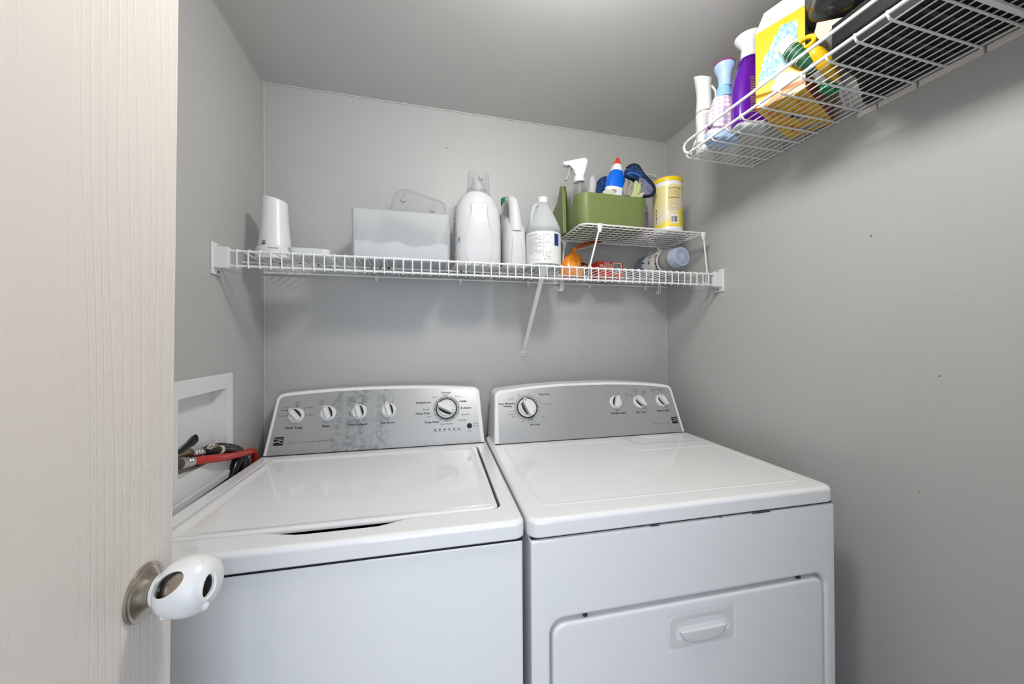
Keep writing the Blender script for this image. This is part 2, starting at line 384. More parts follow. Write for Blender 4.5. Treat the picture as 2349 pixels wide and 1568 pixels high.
# ============================================================= MACHINES
K = .457; KN = math.hypot(1, K)
def con_fr(yc, zt=.92):
    """surface of a console's leaning front: u across, v up the slope, d out towards the room"""
    return lambda u, v, d=0: Vector((u, yc+K*v/KN-d/KN, zt+v/KN+d*K/KN))
def console_outline(x0, x1, tx0, tx1, ve, vc, r=.022, inset=0, low=0):
    """trapezoid with rounded top corners and a shallow arched top"""
    o = [(x0+inset, low), ]
    a0, a1 = tx0+inset, tx1-inset; ve -= inset; vc -= inset
    def top(u): s = (u-(a0+a1)/2)/((a1-a0)/2); return ve+(vc-ve)*(1-abs(s)**2.4)
    o = [(x1-inset, low)]
    k = 7
    for i in range(k+1):
        t = R(90*i/k); o.append((a1-r+r*math.cos(t), top(a1-r)-r+r*math.sin(t)))
    for i in range(1, 24): o.append((a1-r-(a1-a0-2*r)*i/24, top(a1-r-(a1-a0-2*r)*i/24)))
    for i in range(k+1):
        t = R(90+90*i/k); o.append((a0+r+r*math.cos(t), top(a0+r)-r+r*math.sin(t)))
    o.append((x0+inset, low)); return o
def console(parent, x0, x1, tx0, tx1, yc, ve, vc, fx, fm, back=-.045):
    fr = con_fr(yc); O = console_outline(x0, x1, tx0, tx1, ve, vc)
    # loft: front edge ring rounded, then straight back to the wall side
    def shrink(e): return console_outline(x0, x1, tx0, tx1, ve, vc, inset=e) if e else O
    rings = [[fr(u, v, 0) for u, v in shrink(.006)], [fr(u, v, -.0018) for u, v in shrink(.0018)], [fr(u, v, -.006) for u, v in O]]
    rings.append([Vector((p.x, max(p.y+.01, back) if i else back, p.z)) for i, p in enumerate([fr(u, v, -.006) for u, v in O])])
    rings[-1] = [Vector((p[0].x, back, p[0].z)) for p in zip([fr(u, v, -.006) for u, v in O])]
    cs = obj('console', skin(rings), M_trimw, parent, B=MM, smooth=50)
    F = [(max(min(u, fx[1]+ (fx[3]-fx[1])*min(v/ve, 1)), fx[0]+(fx[2]-fx[0])*min(v/ve, 1)), v) for u, v in console_outline(x0, x1, tx0, tx1, ve, vc, r=.016, inset=.0115)]
    obj('fascia', prism(F, -.002, .0008, fr), fm, cs, B=MM, smooth=0, label='brushed silver control fascia')
    b = box(x0+.003, x1-.003, yc-.0015, yc+.02, .9205, .9225)
    obj('base_seal', b, M_dark, cs, B=MM, label='black seal under the console')
    return cs, fr
def knob(parent, fr, u, v, r, ang, big=False, name='knob', side=1):
    """round knob with a raised grip bar; ang: direction of the pointer, degrees from up, clockwise"""
    def f2(a, b_, d): return fr(u+a, v+b_, d)
    t0 = .0008; hk = .013 if not big else .016
    rings = [[f2(rr*math.cos(2*PI*i/36), rr*math.sin(2*PI*i/36), d) for i in range(36)] for rr, d in ((r, t0), (r, t0+.003), (r*.96, t0+.0045), (r*.86, t0+.006), (r*.80, hk*.72), (r*.76, hk*.78))]
    k = obj(name, skin(rings), M_plast, parent, B=MM)
    a = R(90-ang); c, s = math.cos(a), math.sin(a)
    def g(p, q, d): return fr(u+p*c-q*s*1.0, v+p*s+q*c, d)
    L, w = r*.98, r*.27
    sec = []
    outline = [(L*math.cos(x)*(1 if abs(math.cos(x)) > .0 else 1), w*(1 if math.sin(x) > 0 else -1)*min(1, abs(math.sin(x))*1.6)) for x in [2*PI*(i+.5)/28 for i in range(28)]]
    rings = [[g(p, q, d) for p, q in [(P_*e, Q_*e2) for P_, Q_ in outline]] for e, e2, d in ((.84, 1.25, hk*.7), (.96, 1.0, hk*1.1), (1, .96, hk*1.5), (.985, .86, hk*1.62))]
    obj('grip', skin(rings), M_plast, k, B=MM)
    b = NB()
    if big or side:
        sd = -side
        arc = [(-.72*r+1.44*r*i/12, 0) for i in range(13)]
        pts = [(p, sd*(w*1.12)) for p, _ in arc]+[(p, sd*(w*1.12+.30*r*math.sqrt(max(0, 1-(p/(.74*r))**2)))) for p, _ in arc[::-1]]
        poly([g(p, q, hk*.80) for p, q in pts], b)
    tk = [(.62*r, -.035*r), (.82*r, -.035*r), (.82*r, .045*r), (.62*r, .045*r)]
    poly([g(p, q, hk*1.62+.0002) for p, q in tk], b)
    obj('pointer_mark', b, M_black, k, B=MM, smooth=0)
    return k
def dial(parent, fr, u, v, r, ro, ang, ticks, side=1):
    def ring(r0, r1, d0, d1, m_, nm):
        n = 48; R_ = [[fr(u+rr*math.cos(2*PI*i/n), v+rr*math.sin(2*PI*i/n), d) for i in range(n)] for rr, d in ((r0, d0), (r0, d1), (r1, d1), (r1, d0))]
        return obj(nm, skin(R_, capa=False, capb=False), m_, parent, B=MM)
    ring(ro, r*1.08, .0006, .0013, M_ring, 'dial_ring')
    ring(r*1.12, r*.95, .0006, .004, M_black, 'dial_gap')
    k = knob(parent, fr, u, v, r, ang, big=True, name='dial_knob', side=side)
    b = NB()
    for a in ticks:
        t = R(90-a); rr = (ro+r*1.1)/2
        flat(disc2(u+rr*math.cos(t), v+rr*math.sin(t), .0017, 10), lambda x, y: fr(x, y, .0016), b)
    stuff(obj('dial_dots', b, M_black, parent, B=MM, smooth=0))
def emblem(parent, fr, u0, u1, v0, v1):
    f = lambda x, y: fr(x, y, .0011)
    sk = 0
    b = flat(rrect(u0, u1, v0, v1, .0015, 3), f, NB()); e = obj('maker_emblem', b, M_blackp, parent, B=MM, smooth=0, label='small black square emblem with silver swoosh')
    f = lambda x, y: fr(x, y, .0014); b = NB(); w, h = u1-u0, v1-v0
    text('Kenmore', w*.235, f, (u0+u1)/2, v1-h*.22, b)
    for cv in (((0, .40), (.2, .37), (.45, .50), (.68, .58), (.88, .54), (1, .44)), ((0, .30), (.18, .40), (.36, .44), (.6, .34), (.8, .27), (1, .27))):
        P = spl([(a, c_, 0) for a, c_ in cv], 4); N_ = len(P)
        for q in range(N_-1):
            t0_, t1_ = .012+.022*math.sin(PI*q/(N_-1)), .012+.022*math.sin(PI*(q+1)/(N_-1))
            a, c_ = P[q], P[q+1]; flat([(u0+w*a.x, v0+h*(a.y-t0_)), (u0+w*c_.x, v0+h*(c_.y-t1_)), (u0+w*c_.x, v0+h*(c_.y+t1_)), (u0+w*a.x, v0+h*(a.y+t0_))], f, b)
    obj('emblem_print', b, mat('silver_print', '#c9cbcc', .4), e, B=MM, smooth=0)

# ---------------- washer
wx0, wx1, wyf, wyb = .0122, .7010, -.7123, -.045
wash = thing('washing_machine', 'white top-loading washing machine with closed lid, stained silver console and five knobs', 'washing machine', ((wx0+wx1)/2, (wyf+wyb)/2, 0), B=MM)
obj('cabinet', box(wx0+.004, wx1-.004, wyf+.005, wyb, .02, .881, bev=.006, seg=3), M_white, wash, B=MM)
def toppanel(x0, x1, y0, y1, zb, zt, rc, inner):
    """shell of the top: rounded outside, opening with outline inner; inner points match the outline"""

    def outl(e):
        # outline sampled with the same segment layout as inner
        return rr_match(x0+e, x1-e, y0+e, y1-e, max(rc-e, .004))
    re = .010
    rings = [[(p[0], p[1], zb) for p in outl(.003)], [(p[0], p[1], zb+.003) for p in outl(0)], [(p[0], p[1], zt-re) for p in outl(0)]]
    for i in range(1, 6):
        a = R(90*i/5); rings.append([(p[0], p[1], zt-re+re*math.sin(a)) for p in outl(re-re*math.cos(a))])
    return rings
def rr_match(x0, x1, y0, y1, r, ks=24, k=6):
    """rounded rectangle: corners k+1 points, straight sides ks points between"""
    o = []
    C4 = [((x1-r, y0+r), -90), ((x1-r, y1-r), 0), ((x0+r, y1-r), 90), ((x0+r, y0+r), 180)]
    for q, ((cx, cy), a) in enumerate(C4):
        arc = [(cx+r*math.cos(R(a+90*i/k)), cy+r*math.sin(R(a+90*i/k))) for i in range(k+1)]
        if o:
            lx, ly = o[-1]; o += [(lx+(arc[0][0]-lx)*i/ks, ly+(arc[0][1]-ly)*i/ks) for i in range(1, ks)]
        o += arc
    lx, ly = o[-1]; fx, fy = o[0]; o += [(lx+(fx-lx)*i/ks, ly+(fy-ly)*i/ks) for i in range(1, ks)]
    return o
lx0, lx1, ly0, ly1 = .050, .664, -.6515, -.196
inn = rr_match(lx0, lx1, ly0, ly1, .022)
def scoop(x):     # finger scoop in the front rim
    a, b1, c, d = .215, .300, .418, .492
    if x <= a or x >= d: return 0
    if x < b1: s = (x-a)/(b1-a)
    elif x > c: s = (d-x)/(d-c)
    else: s = 1
    return .0195*s*s*(3-2*s)
inn2 = [(x, y-(scoop(x) if y < ly0+.001 else 0)) for x, y in inn]
rings = toppanel(wx0, wx1, wyf, wyb, .884, .920, .020, inn)
rings.append([(x, y, .9195) for x, y in [((x-.357)*1.006+.357, (y+.42)*1.008-.42) for x, y in inn2]])
rings += [[(x, y, .916) for x, y in inn2], [(x, y, .893) for x, y in inn2]]
obj('top_panel', skin(rings, capa=True, capb=False), M_white, wash, B=MM, smooth=42)
obj('cabinet_gap', box(wx0+.006, wx1-.006, wyf+.0045, wyb, .8795, .8850), M_dark, wash, B=MM, label='dark seam below the top')
obj('lid_recess', box(lx0-.001, lx1+.001, ly0-.021, ly1+.001, .889, .894), M_dark, wash, B=MM, label='dark gap around the lid')
# lid: slab with softly raised border and shallow dished middle
L0 = .0045
def lidring(e, z): return [(x, y, z) for x, y in rr_match(lx0+L0+e, lx1-L0-e, ly0+L0*.3+e, ly1-L0-e, max(.020-e, .006))]
rings = [lidring(.006, .9125), lidring(.0, .9135), lidring(0, .9165), lidring(.0012, .9195), lidring(.004, .9215), lidring(.008, .9222), lidring(.014, .9215), lidring(.022, .9185), lidring(.030, .9180), lidring(.2, .9178)]
obj('lid', skin(rings), M_white, wash, B=MM, smooth=50)
cs, fr = console(wash, .0195, .6930, .0290, .6850, -.1685, .1960, .2115, (.0300, .6805, .0365, .6690), fascia_mat('fascia_stained', True))
for u, v, a in ((.0955, .1217, -42), (.1890, .1241, -22), (.2835, .1252, -18), (.3765, .1252, -16)):
    knob(cs, fr, u, v, .0245, a, side=1)
dial(cs, fr, .5664, .1223, .0325, .0455, 118, (0, 27, 57, 88, 117, 145, 180, 208, 240, 270, 303, 332))
b = NB(); g = lambda x, y: fr(x, y, .0012)
S1, S2, S3 = .0099, .0074, .0046
for s, u, v in (('Wash Temp', .0952, .083), ('Rinse', .1882, .0833), ('Fabric Softener', .282, .0837), ('Stain Boost', .3748, .0844), ('Normal', .5657, .1795), ('Bulky|Sheets', .4890, .147), ('Heavy Duty', .4870, .1094), ('Deep Wash', .5180, .0785), ('Casual', .6230, .1469), ('Delicates', .6340, .1222)):
    text(s, S1 if u < .4 else .0097, g, u, v, b, bold=.0003)
for s, u, v in (('Cold', .0535, .1223), ('Cool', .0600, .1490), ('Darks', .0600, .1405), ('Cool', .0954, .1655), ('Lights', .0954, .1570), ('Warm', .1330, .1468), ('Hot', .1390, .1216), ('One', .1677, .1655), ('Rinse', .1677, .1570), ('Two', .2095, .1640), ('Rinses', .2088, .1560), ('Off', .2639, .1600), ('On', .2978, .1600), ('Off', .3586, .1600), ('On', .3909, .1605)):
    text(s, S2, g, u, v, b)
for s, u, v in (('Regular', .5641, .1715), ('Super', .5270, .1648), ('Regular', .4990, .123), ('Super', .5080, .0985), ('Clean Washer', .5656, .0700), ('Drain|Spin', .6190, .0806), ('Rinse|Spin', .6320, .0995), ('Express', .6070, .1651)):
    text(s, .0073, g, u, v, b)
for s, u, v in (('START', .6665, .0660), ('PAUSE', .6665, .0580)): text(s, .0062, g, u, v, b)
for s, u, v in (('SERIES 500', .0943, .0376), ('|', .112, .037), ('AUTO LOAD SENSING', .1400, .0371), ('|', .165, .037), ('HIGH EFFICIENCY', .1840, .0375), ('Cancel', .6435, .0455), ('Hold 3 Sec', .6435, .0405)): text(s, .0040, g, u, v, b)
for i, s in enumerate(('SENSING', 'WASH', 'RINSE', 'SPIN', 'COMPLETE', 'LID LOCKED')):
    flat(disc2(.528+.0157*i, .0521, .0027, 12), g, b); text(s, .0036, g, .528+.0157*i, .0462, b)
for u, v in ((.0700, .1225), (.0695, .1385), (.0954, .1500), (.1175, .1450), (.1240, .1225), (.1750, .1500), (.2010, .1505), (.2690, .1515), (.2940, .1515), (.3620, .1520), (.3860, .1520)): flat(disc2(u, v, .0017, 8), g, b)
for i in range(24):   # ring of the efficiency mark
    a0, a1 = 2*PI*i/24, 2*PI*(i+1)/24
    flat([(.211+rr*math.cos(a)*1.25, .0383+rr*math.sin(a)) for rr, a in ((.0050, a0), (.0057, a0), (.0057, a1), (.0050, a1))], g, b)
text('he', .0085, g, .211, .0385, b)
stuff(obj('lettering', b, M_black, cs, B=MM, smooth=0))
emblem(cs, fr, .0445, .0715, .0312, .0568)
bt = obj('start_button', prism(disc2(.6432, .0596, .0088, 28), 0, .003, fr, bev=.0012), M_blackp, cs, B=MM)

# ---------------- dryer
dx0, dx1, dyf, dyb = .7062, 1.4486, -.7185, -.075
dry = thing('tumble_dryer', 'white front-loading tumble dryer with silver console, right of the washing machine', 'dryer', ((dx0+dx1)/2, (dyf+dyb)/2, 0), B=MM)
gx0, gx1, gz0, gz1 = .7480, 1.4150, .20, .7225      # door opening in the front
# cabinet: side shell plus front panel with a recessed door opening
b = box(dx0+.003, dx1-.003, dyf+.030, dyb, .02, .881, bev=.004)
op = rrect(gx0, gx1, gz0, gz1, .030, 8); ou = []
n_ = len(op)
def outp(e, k=8):
    o = rrect(dx0+.003+e, dx1-.003-e, .02+e, .881-e, .006, k); return o
F = lambda y: (lambda pts: [(p[0], y, p[1]) for p in pts])
rings = [F(dyf+.034)(outp(0)), F(dyf+.008)(outp(0)), F(dyf+.0022)(outp(.0018)), F(dyf+.0004)(outp(.006)),
         F(dyf+.0004)(rrect(gx0-.008, gx1+.008, gz0-.008, gz1+.008, .036, 8)), F(dyf+.0025)(rrect(gx0-.0025, gx1+.0025, gz0-.0025, gz1+.0025, .032, 8)), F(dyf+.006)(op), F(dyf+.022)(op)]
skin(rings, bm=b, capa=False, capb=True)
obj('cabinet', b, M_white, dry, B=MM, smooth=42)
obj('cabinet_gap', box(dx0+.006, dx1-.006, dyf+.006, dyb, .8805, .8845), M_dark, dry, B=MM, label='dark seam below the top')
# top with an embossed outline that steps round the lint cover
bead = []
rings = toppanel(dx0, dx1, dyf, dyb, .884, .920, .022, None)
m2 = rr_match(dx0+.03, dx1-.03, dyf+.028, dyb-.02, .02)
rings.append([(x, y, .9201) for x, y in m2])
obj('top_panel', skin(rings), M_white, dry, B=MM, smooth=42)
path = [(.757, -.250), (1.112, -.247), (1.130, -.262), (1.1385, -.345), (1.152, -.361), (1.170, -.3645), (1.385, -.3700), (1.412, -.375), (1.4235, -.392), (1.4200, -.640), (1.410, -.662), (1.392, -.668), (.770, -.662), (.752, -.652), (.746, -.635), (.7445, -.262)]
Pth = [Vector((x, y, .9195)) for x, y in path]
PP = []
for i in range(len(Pth)):
    a, c = Pth[i], Pth[(i+1) % len(Pth)]; k = max(1, int((c-a).length/.03)); PP += [a+(c-a)*j/k for j in range(k)]
def ribbon(P, w, h):
    N = len(P); rings = []
    for k, (o_, z_) in enumerate(((-w, 0), (-w*.5, h*.8), (0, h), (w*.5, h*.8), (w, 0))):
        r_ = []
        for i in range(N):
            t_ = (P[(i+1) % N]-P[i-1]).normalized(); n_ = Vector((-t_.y, t_.x, 0)); r_.append(P[i]+n_*o_+Vector((0, 0, z_)))
        rings.append(r_)
    return skin(rings, capa=False, capb=False)
obj('embossed_edge', ribbon(PP, .0055, .0018), M_white, dry, B=MM, smooth=80)
lp = [(1.176, -.222), (1.1835, -.303), (1.4015, -.311), (1.406, -.226)]
fr2 = lambda u, v, d=0: Vector((u, v, .9203+d))
b = prism(lp, -.0015, .0007, fr2)
lc = obj('lint_cover', b, M_white, dry, B=MM)
b = prism([(1.236, -.2130), (1.245, -.2420), (1.357, -.2450), (1.360, -.2160)], 0, .0022, fr2); obj('lint_cover_grip', b, M_trimw, lc, B=MM)
b = NB()
for a, c in zip(lp, lp[1:]+lp[:1]):
    a, c = Vector(a), Vector(c); t_ = (c-a).normalized(); q = Vector((-t_.y, t_.x))*.0007
    poly([(p.x, p.y, .9212) for p in (a-q, c-q, c+q, a+q)], b)
obj('lint_cover_outline', b, M_gray, lc, B=MM, smooth=0)
# door
e = .0045
def dr(e_, y): return [(p[0], y, p[1]) for p in rrect(gx0+e+e_, gx1-e-e_, gz0+e+e_, gz1-.008-e_, .026-e_*.5, 8)]
hx0, hx1, hz0, hz1 = 1.0085, 1.1645, .6175, .6845
hole = lambda e_, y: [(p[0], y, p[1]) for p in rrect(hx0-e_, hx1+e_, hz0-e_, hz1+e_, .004+e_, 8)]
rings = [dr(0, dyf+.020), dr(0, dyf+.006), dr(.0015, dyf+.0025), dr(.005, dyf+.0008), dr(.009, dyf+.0006), hole(.006, dyf+.0006), hole(.003, dyf+.0022), hole(0, dyf+.0030)]
dd = obj('door', skin(rings, capa=False, capb=True), M_white, dry, B=MM, smooth=42)
# handle insert: plate with scooped pocket
HX = (hx0+hx1)/2; hzz = (hz0+hz1)/2
def pk(sx, sz, y, cz, lowy=0):
    o = []
    for i in range(40):
        a = 2*PI*i/40; c_, s_ = math.cos(a), math.sin(a)
        x = HX+sx*(abs(c_)**.55)*(1 if c_ > 0 else -1); z = cz+(sz*(abs(s_)**.6) if s_ > 0 else -sz*1.0*(abs(s_)**.8))
        o.append((x, y, z))
    return o
pl = [(p[0], p[1]) for p in rrect(hx0+.001, hx1-.001, hz0+.001, hz1-.001, .004, 9)]
def res(o, n):   # resample closed outline, starting at angle 0 from centre
    o = sorted(o, key=lambda p: math.atan2(p[1]-hzz, p[0]-HX) % (2*PI)); out = []
    for i in range(n):
        a = 2*PI*i/n
        best = None
        for p, q in zip(o, o[1:]+o[:1]):
            a0 = math.atan2(p[1]-hzz, p[0]-HX) % (2*PI); a1 = math.atan2(q[1]-hzz, q[0]-HX) % (2*PI)
            if a1 < a0: a1 += 2*PI
            aa = a if a >= a0-1e-9 else a+2*PI
            if a0-1e-9 <= aa <= a1+1e-9:
                t_ = 0 if a1 == a0 else (aa-a0)/(a1-a0); best = (p[0]+(q[0]-p[0])*t_, p[1]+(q[1]-p[1])*t_); break
        out.append(best or o[0])
    return out
pr_ = [(x, y) for x, y in res(pl, 40)]
pcent = hzz+.001
rings = [[(x, dyf+.003, z) for x, z in pr_], [(x, dyf+.0005, z) for x, z in pr_], pk(.0675, .0235, dyf+.0005, pcent), pk(.066, .0225, dyf+.0016, pcent), pk(.062, .0185, dyf+.0125, pcent-.001), pk(.058, .0130, dyf+.0145, pcent-.003)]
obj('handle', skin(rings, capa=False), M_plast, dd, B=MM, smooth=55, label='recessed white door handle')
# lip of the handle over the lower half of the pocket
rings = []
for sx, top, bot, y in ((.0560, .0020, .0285, dyf+.0030), (.0560, .0030, .0275, dyf-.0020), (.0520, .0015, .0240, dyf-.0045), (.0440, -.0015, .0180, dyf-.0050)):
    o = []
    for i in range(36):
        a = 2*PI*i/36; c_, s_ = math.cos(a), math.sin(a)
        o.append((HX+.002+sx*(abs(c_)**.7)*(1 if c_ > 0 else -1), y, pcent+(top*(abs(s_)**.5) if s_ > 0 else -bot*abs(s_)**1.0)))
    rings.append(o)
obj('handle_lip', skin(rings), M_plast, dd, B=MM, smooth=60)
b = NB()
for x in (.822, 1.345): obj('door_catch', box(x-.004, x+.004, dyf+.004, dyf+.0095, .7165, .7222), mat('catch_blue', '#2a3550', .4), dry, B=MM)
for x0, x1, th in ((.965, .985, .0016), (1.215, 1.262, .0022), (1.130, 1.138, .0012)):
    box(x0, x1, dyf-.0003, dyf+.001, .882-th, .8822, bm=b)
stuff(obj('paint_chip', b, mat('chip_dark', '#343844', .7), dry, B=MM))
cs, fr = console(dry, .7195, 1.4400, .7320, 1.4350, -.2045, .1845, .2065, (.7355, 1.4305, .7455, 1.4215), fascia_mat('fascia_clean', False))
dial(cs, fr, .8444, .1192, .0330, .0465, -22, (10, 22, 34, 47, 60, 73, 88, 150, 165, 180, 236, 248, 260), side=-1)
knob(cs, fr, 1.1845, .1245, .0245, 22, side=-1); knob(cs, fr, 1.2806, .1222, .0245, -42, side=-1); knob(cs, fr, 1.3749, .1235, .0245, -32, side=-1)
b = NB(); g = lambda x, y: fr(x, y, .0012)
for s, u, v in (('Timed Dry', .9130, .165), ('Auto Moisture', .7725, .1370), ('Sensing', .7745, .1280), ('Air Only', .8657, .0593), ('Wrinkle Guard', 1.186, .0838), ('Dry Temp', 1.278, .0833), ('Push to Start', 1.3705, .0846)): text(s, .0095, g, u, v, b, bold=.0003)
for s, u, v in (('Less', .7890, .1092), ('Normal', .7860, .0987), ('More', .7960, .0898), ('20 - Touch Up', .9170, .1292), ('Off', 1.1625, .1600), ('On', 1.2018, .1605), ('CYCLE SIGNAL', 1.3673, .1670), ('Off', 1.3440, .1600), ('On', 1.3858, .1605)): text(s, .0072, g, u, v, b)
for s, u, v in (('75', .8562, .1686), ('60', .8679, .1641), ('50', .8792, .1582), ('40', .8871, .1498), ('30', .8948, .1399), ('10', .8970, .1184), ('10', .8440, .0685), ('20', .8561, .0685), ('30', .8675, .0720), ('OFF', .8240, .0715), ('OFF', .8180, .1650), ('OFF', .8990, .0850)): text(s, .0062, g, u, v, b)
for s, u, v in (('Low', 1.2375, .1580), ('Delicate', 1.2385, .1510), ('Medium', 1.2745, .1705), ('Casual', 1.2738, .1635), ('High', 1.3085, .1610), ('Cotton', 1.3085, .1545)): text(s, .0062, g, u, v, b)
for s, u, v in (('IN WRINKLE', .7890, .1560), ('GUARD CYCLE', .7890, .1510), ('AUTO MOISTURE SENSING', 1.3330, .0388), ('|', 1.362, .0388), ('SERIES 500', 1.3790, .0390)): text(s, .0036, g, u, v, b)
for u, v in ((1.1690, .1515), (1.2010, .1530), (1.2555, .1475), (1.2755, .1545), (1.3000, .1500), (1.3530, .1530), (1.3850, .1540)): flat(disc2(u, v, .0017, 8), g, b)
stuff(obj('lettering', b, M_black, cs, B=MM, smooth=0))
emblem(cs, fr, 1.3955, 1.4200, .0345, .0590)
#---MORE---
def label_bars(fr, u0, u1, v0, v1, rows, b, th=.35, seed=1, ragged=.5):
    random.seed(seed)
    for r_ in range(rows):
        v = v1-(v1-v0)*(r_+.5)/rows; h = (v1-v0)/rows*th/2; u = u0; e_ = u1-(u1-u0)*ragged*random.random()*(random.random() < .4)
        while u < e_:
            w = (u1-u0)*random.uniform(.06, .16); w = min(w, e_-u)
            if w > (u1-u0)*.02: poly([fr(u, v-h), fr(u+w, v-h), fr(u+w, v+h), fr(u, v+h)], b)
            u += w+(u1-u0)*.025
# ============================================================= WASHER OUTLET BOX, VALVES, HOSES
t = thing('washer_outlet_box', 'white recessed supply box in the left wall with two valves', 'outlet box', (0, -.37, .92))
O = rrect(-.4900, -.2216, .9236, 1.1826, .004, 3); I = rrect(-.4540, -.2535, .974, 1.144, .003, 3)
f = lambda P, x: [(x, p[0], p[1]) for p in P]
obj('box_frame', skin([f(O, .0005), f(O, .005), f([(p[0]*.998-.0007, (p[1]-1.05)*.985+1.05) for p in O], .0065), f(I, .0065), f(I, -.001)], capa=False, capb=False), M_plast, t, smooth=30)
I2 = rrect(-.4490, -.2570, .980, 1.140, .003, 3)
obj('box_recess', skin([f(I, -.0005), f(I2, -.028)], capa=False, capb=True), M_plast, t, smooth=30)
obj('box_base_lip', box(.0005, .010, -.490, -.2216, .905, .9236, bev=.002), M_plast, t)
def valve(y, z, x):
    b = cyl((x-.022, y, z-.045), (x-.022, y, z), .011, n=16); cyl((x-.022, y-.014, z), (x-.006, y+.026, z), .013, .011, n=18, bm=b)
    sph((x-.022, y, z), .015, bm=b); return b
v1 = obj('valve_body', valve(-.4310, .9990, -.004), M_brass, t, label='brass valve of the hot supply')
v2 = obj('valve_body', valve(-.3990, 1.0120, -.012), M_brass, t, label='brass valve of the cold supply')
Pa, Pb = Vector((-.006, -.4300, 1.0260)), Vector((.008, -.3880, 1.0470))
b = skin([[Pa+(Pb-Pa)*s+Vector((0, .0, 0))+Vector((math.cos(2*PI*i/16)*.004*w+.0, math.sin(2*PI*i/16)*-.002*w, math.sin(2*PI*i/16)*.0085*w)) for i in range(16)] for s, w in ((0, .5), (.1, .8), (.45, 1.0), (.75, 1.35), (.93, 1.2), (1, .5))])
cyl((-.022, -.420, 1.018), (-.008, -.424, 1.026), .004, n=10, bm=b)
obj('valve_lever', b, M_blackp, v2, label='black lever handle')
def coupling(p, q, r):
    p, q = Vector(p), Vector(q); L = (q-p).length
    prof = [(r*.8, 0), (r*1.28, 0), (r*1.28, L*.14), (r*.9, L*.18), (r*.86, L*.24), (r*1.15, L*.30), (r*1.22, L*.38), (r*1.1, L*.46), (r*.9, L*.50), (r*1.12, L*.56), (r*1.18, L*.63), (r*1.06, L*.70), (r*.9, L*.73), (r*1.05, L*.78), (r*1.05, L*1.0), (r*.8, L)]
    return lathe(p, prof, 28, axis=(q-p))
t = thing('red_supply_hose', 'glossy red hot-water hose running from the wall valve behind the washing machine', 'hose', (.004, -.43, .99))
hp = [(.003, -.398, .9945), (.012, -.363, .988), (.020, -.3250, .9785), (.0225, -.268, .9660), (.0235, -.205, .9535), (.0235, -.165, .9470), (.0225, -.140, .9400), (.0210, -.125, .9230), (.020, -.118, .895), (.019, -.115, .84)]
obj('hose_tube', tube(hp, .0093, 16, smooth=8), mat('red_rubber', '#b82a20', .22), t)
obj('coupling', coupling((-.004, -.4300, 1.0010), (.003, -.398, .9945), .0095), M_chrome, t)
t = thing('black_supply_hose', 'black cold-water hose beside the red hose, tied with white twine', 'hose', (-.01, -.40, 1.01))
hp = [(-.006, -.345, 1.0000), (.004, -.316, .9950), (.012, -.276, .9860), (.017, -.236, .9700), (.016, -.208, .9450), (.012, -.205, .90), (.012, -.20, .84)]
obj('hose_tube', tube(hp, .0090, 16, smooth=8), mat('black_rubber', '#101014', .22), t)
obj('coupling', coupling((-.012, -.380, 1.0090), (-.006, -.345, 1.0000), .0092), M_chrome, t)
t = thing('drain_hose', 'dark ribbed drain hose arching behind the red hose', 'hose', (.0, -.36, 1.0))
P = spl([(-.014, -.365, .975), (-.012, -.335, .990), (-.008, -.305, .9960), (-.002, -.275, .9915), (.004, -.240, .9800), (.012, -.205, .960), (.0135, -.180, .93), (.0135, -.172, .89), (.0135, -.17, .83)], 16)
obj('hose_tube', tube(P, .012, 14, radii=[.0125 if i % 3 else .0102 for i in range(len(P))]), mat('ribbed_hose', '#26241f', .45), t)
t = thing('hose_bundle', 'thick black pipe with grey sleeve going down between wall and washing machine', 'hose', (.02, -.24, .80))
obj('pipe', tube([(.014, -.200, .955), (.013, -.225, .93), (.012, -.245, .89), (.012, -.25, .80)], .0125, 16, smooth=6), mat('black_rubber', '#101014'), t)
obj('sleeve', tube([(.014, -.150, .936), (.016, -.165, .934), (.014, -.182, .930)], .009, 14, smooth=4), mat('grey_sleeve', '#8d8b93', .4), t, label='pale grey sleeve')
b = NB(); random.seed(2)
for a in (0, .0045, .009):
    c = Vector((.0075+a*.1, -.298+a*.9, .9915-a*.2)); ax = Vector((.14, .9, -.3)).normalized(); u_ = ax.orthogonal().normalized(); s_ = ax.cross(u_)
    tube([c+(u_*math.cos(2*PI*i/16)+s_*math.sin(2*PI*i/16))*.0102 for i in range(16)], .0011, 6, bm=b, closed=True)
for i in range(5):
    c = Vector((.008, -.322-.004*i, 1.005+.002*i)); u_ = Vector((random.uniform(-.4, .4), 1, random.uniform(-.3, .3))).normalized(); s_ = Vector((.6, random.uniform(-.4, .4), 1)).normalized()
    tube([c+(u_*math.cos(2*PI*k/14)*.011+s_*math.sin(2*PI*k/14)*.006) for k in range(14)], .0008, 5, bm=b, closed=True)
for e_ in ((.010, -.300, 1.040), (.012, -.345, 1.030), (.012, -.290, 1.043)):
    tube([(.008, -.325, 1.007), (.010, (-.318+e_[1])/2+.004, (1.012+e_[2])/2-.003), e_], .0007, 5, bm=b, smooth=4)
tag(obj('twine_tie', b, mat('twine', '#d8d0bd', .7), loc=(.004, -.29, .99)), 'white twine wound and knotted round the black hose', 'twine')['kind'] = 'stuff'

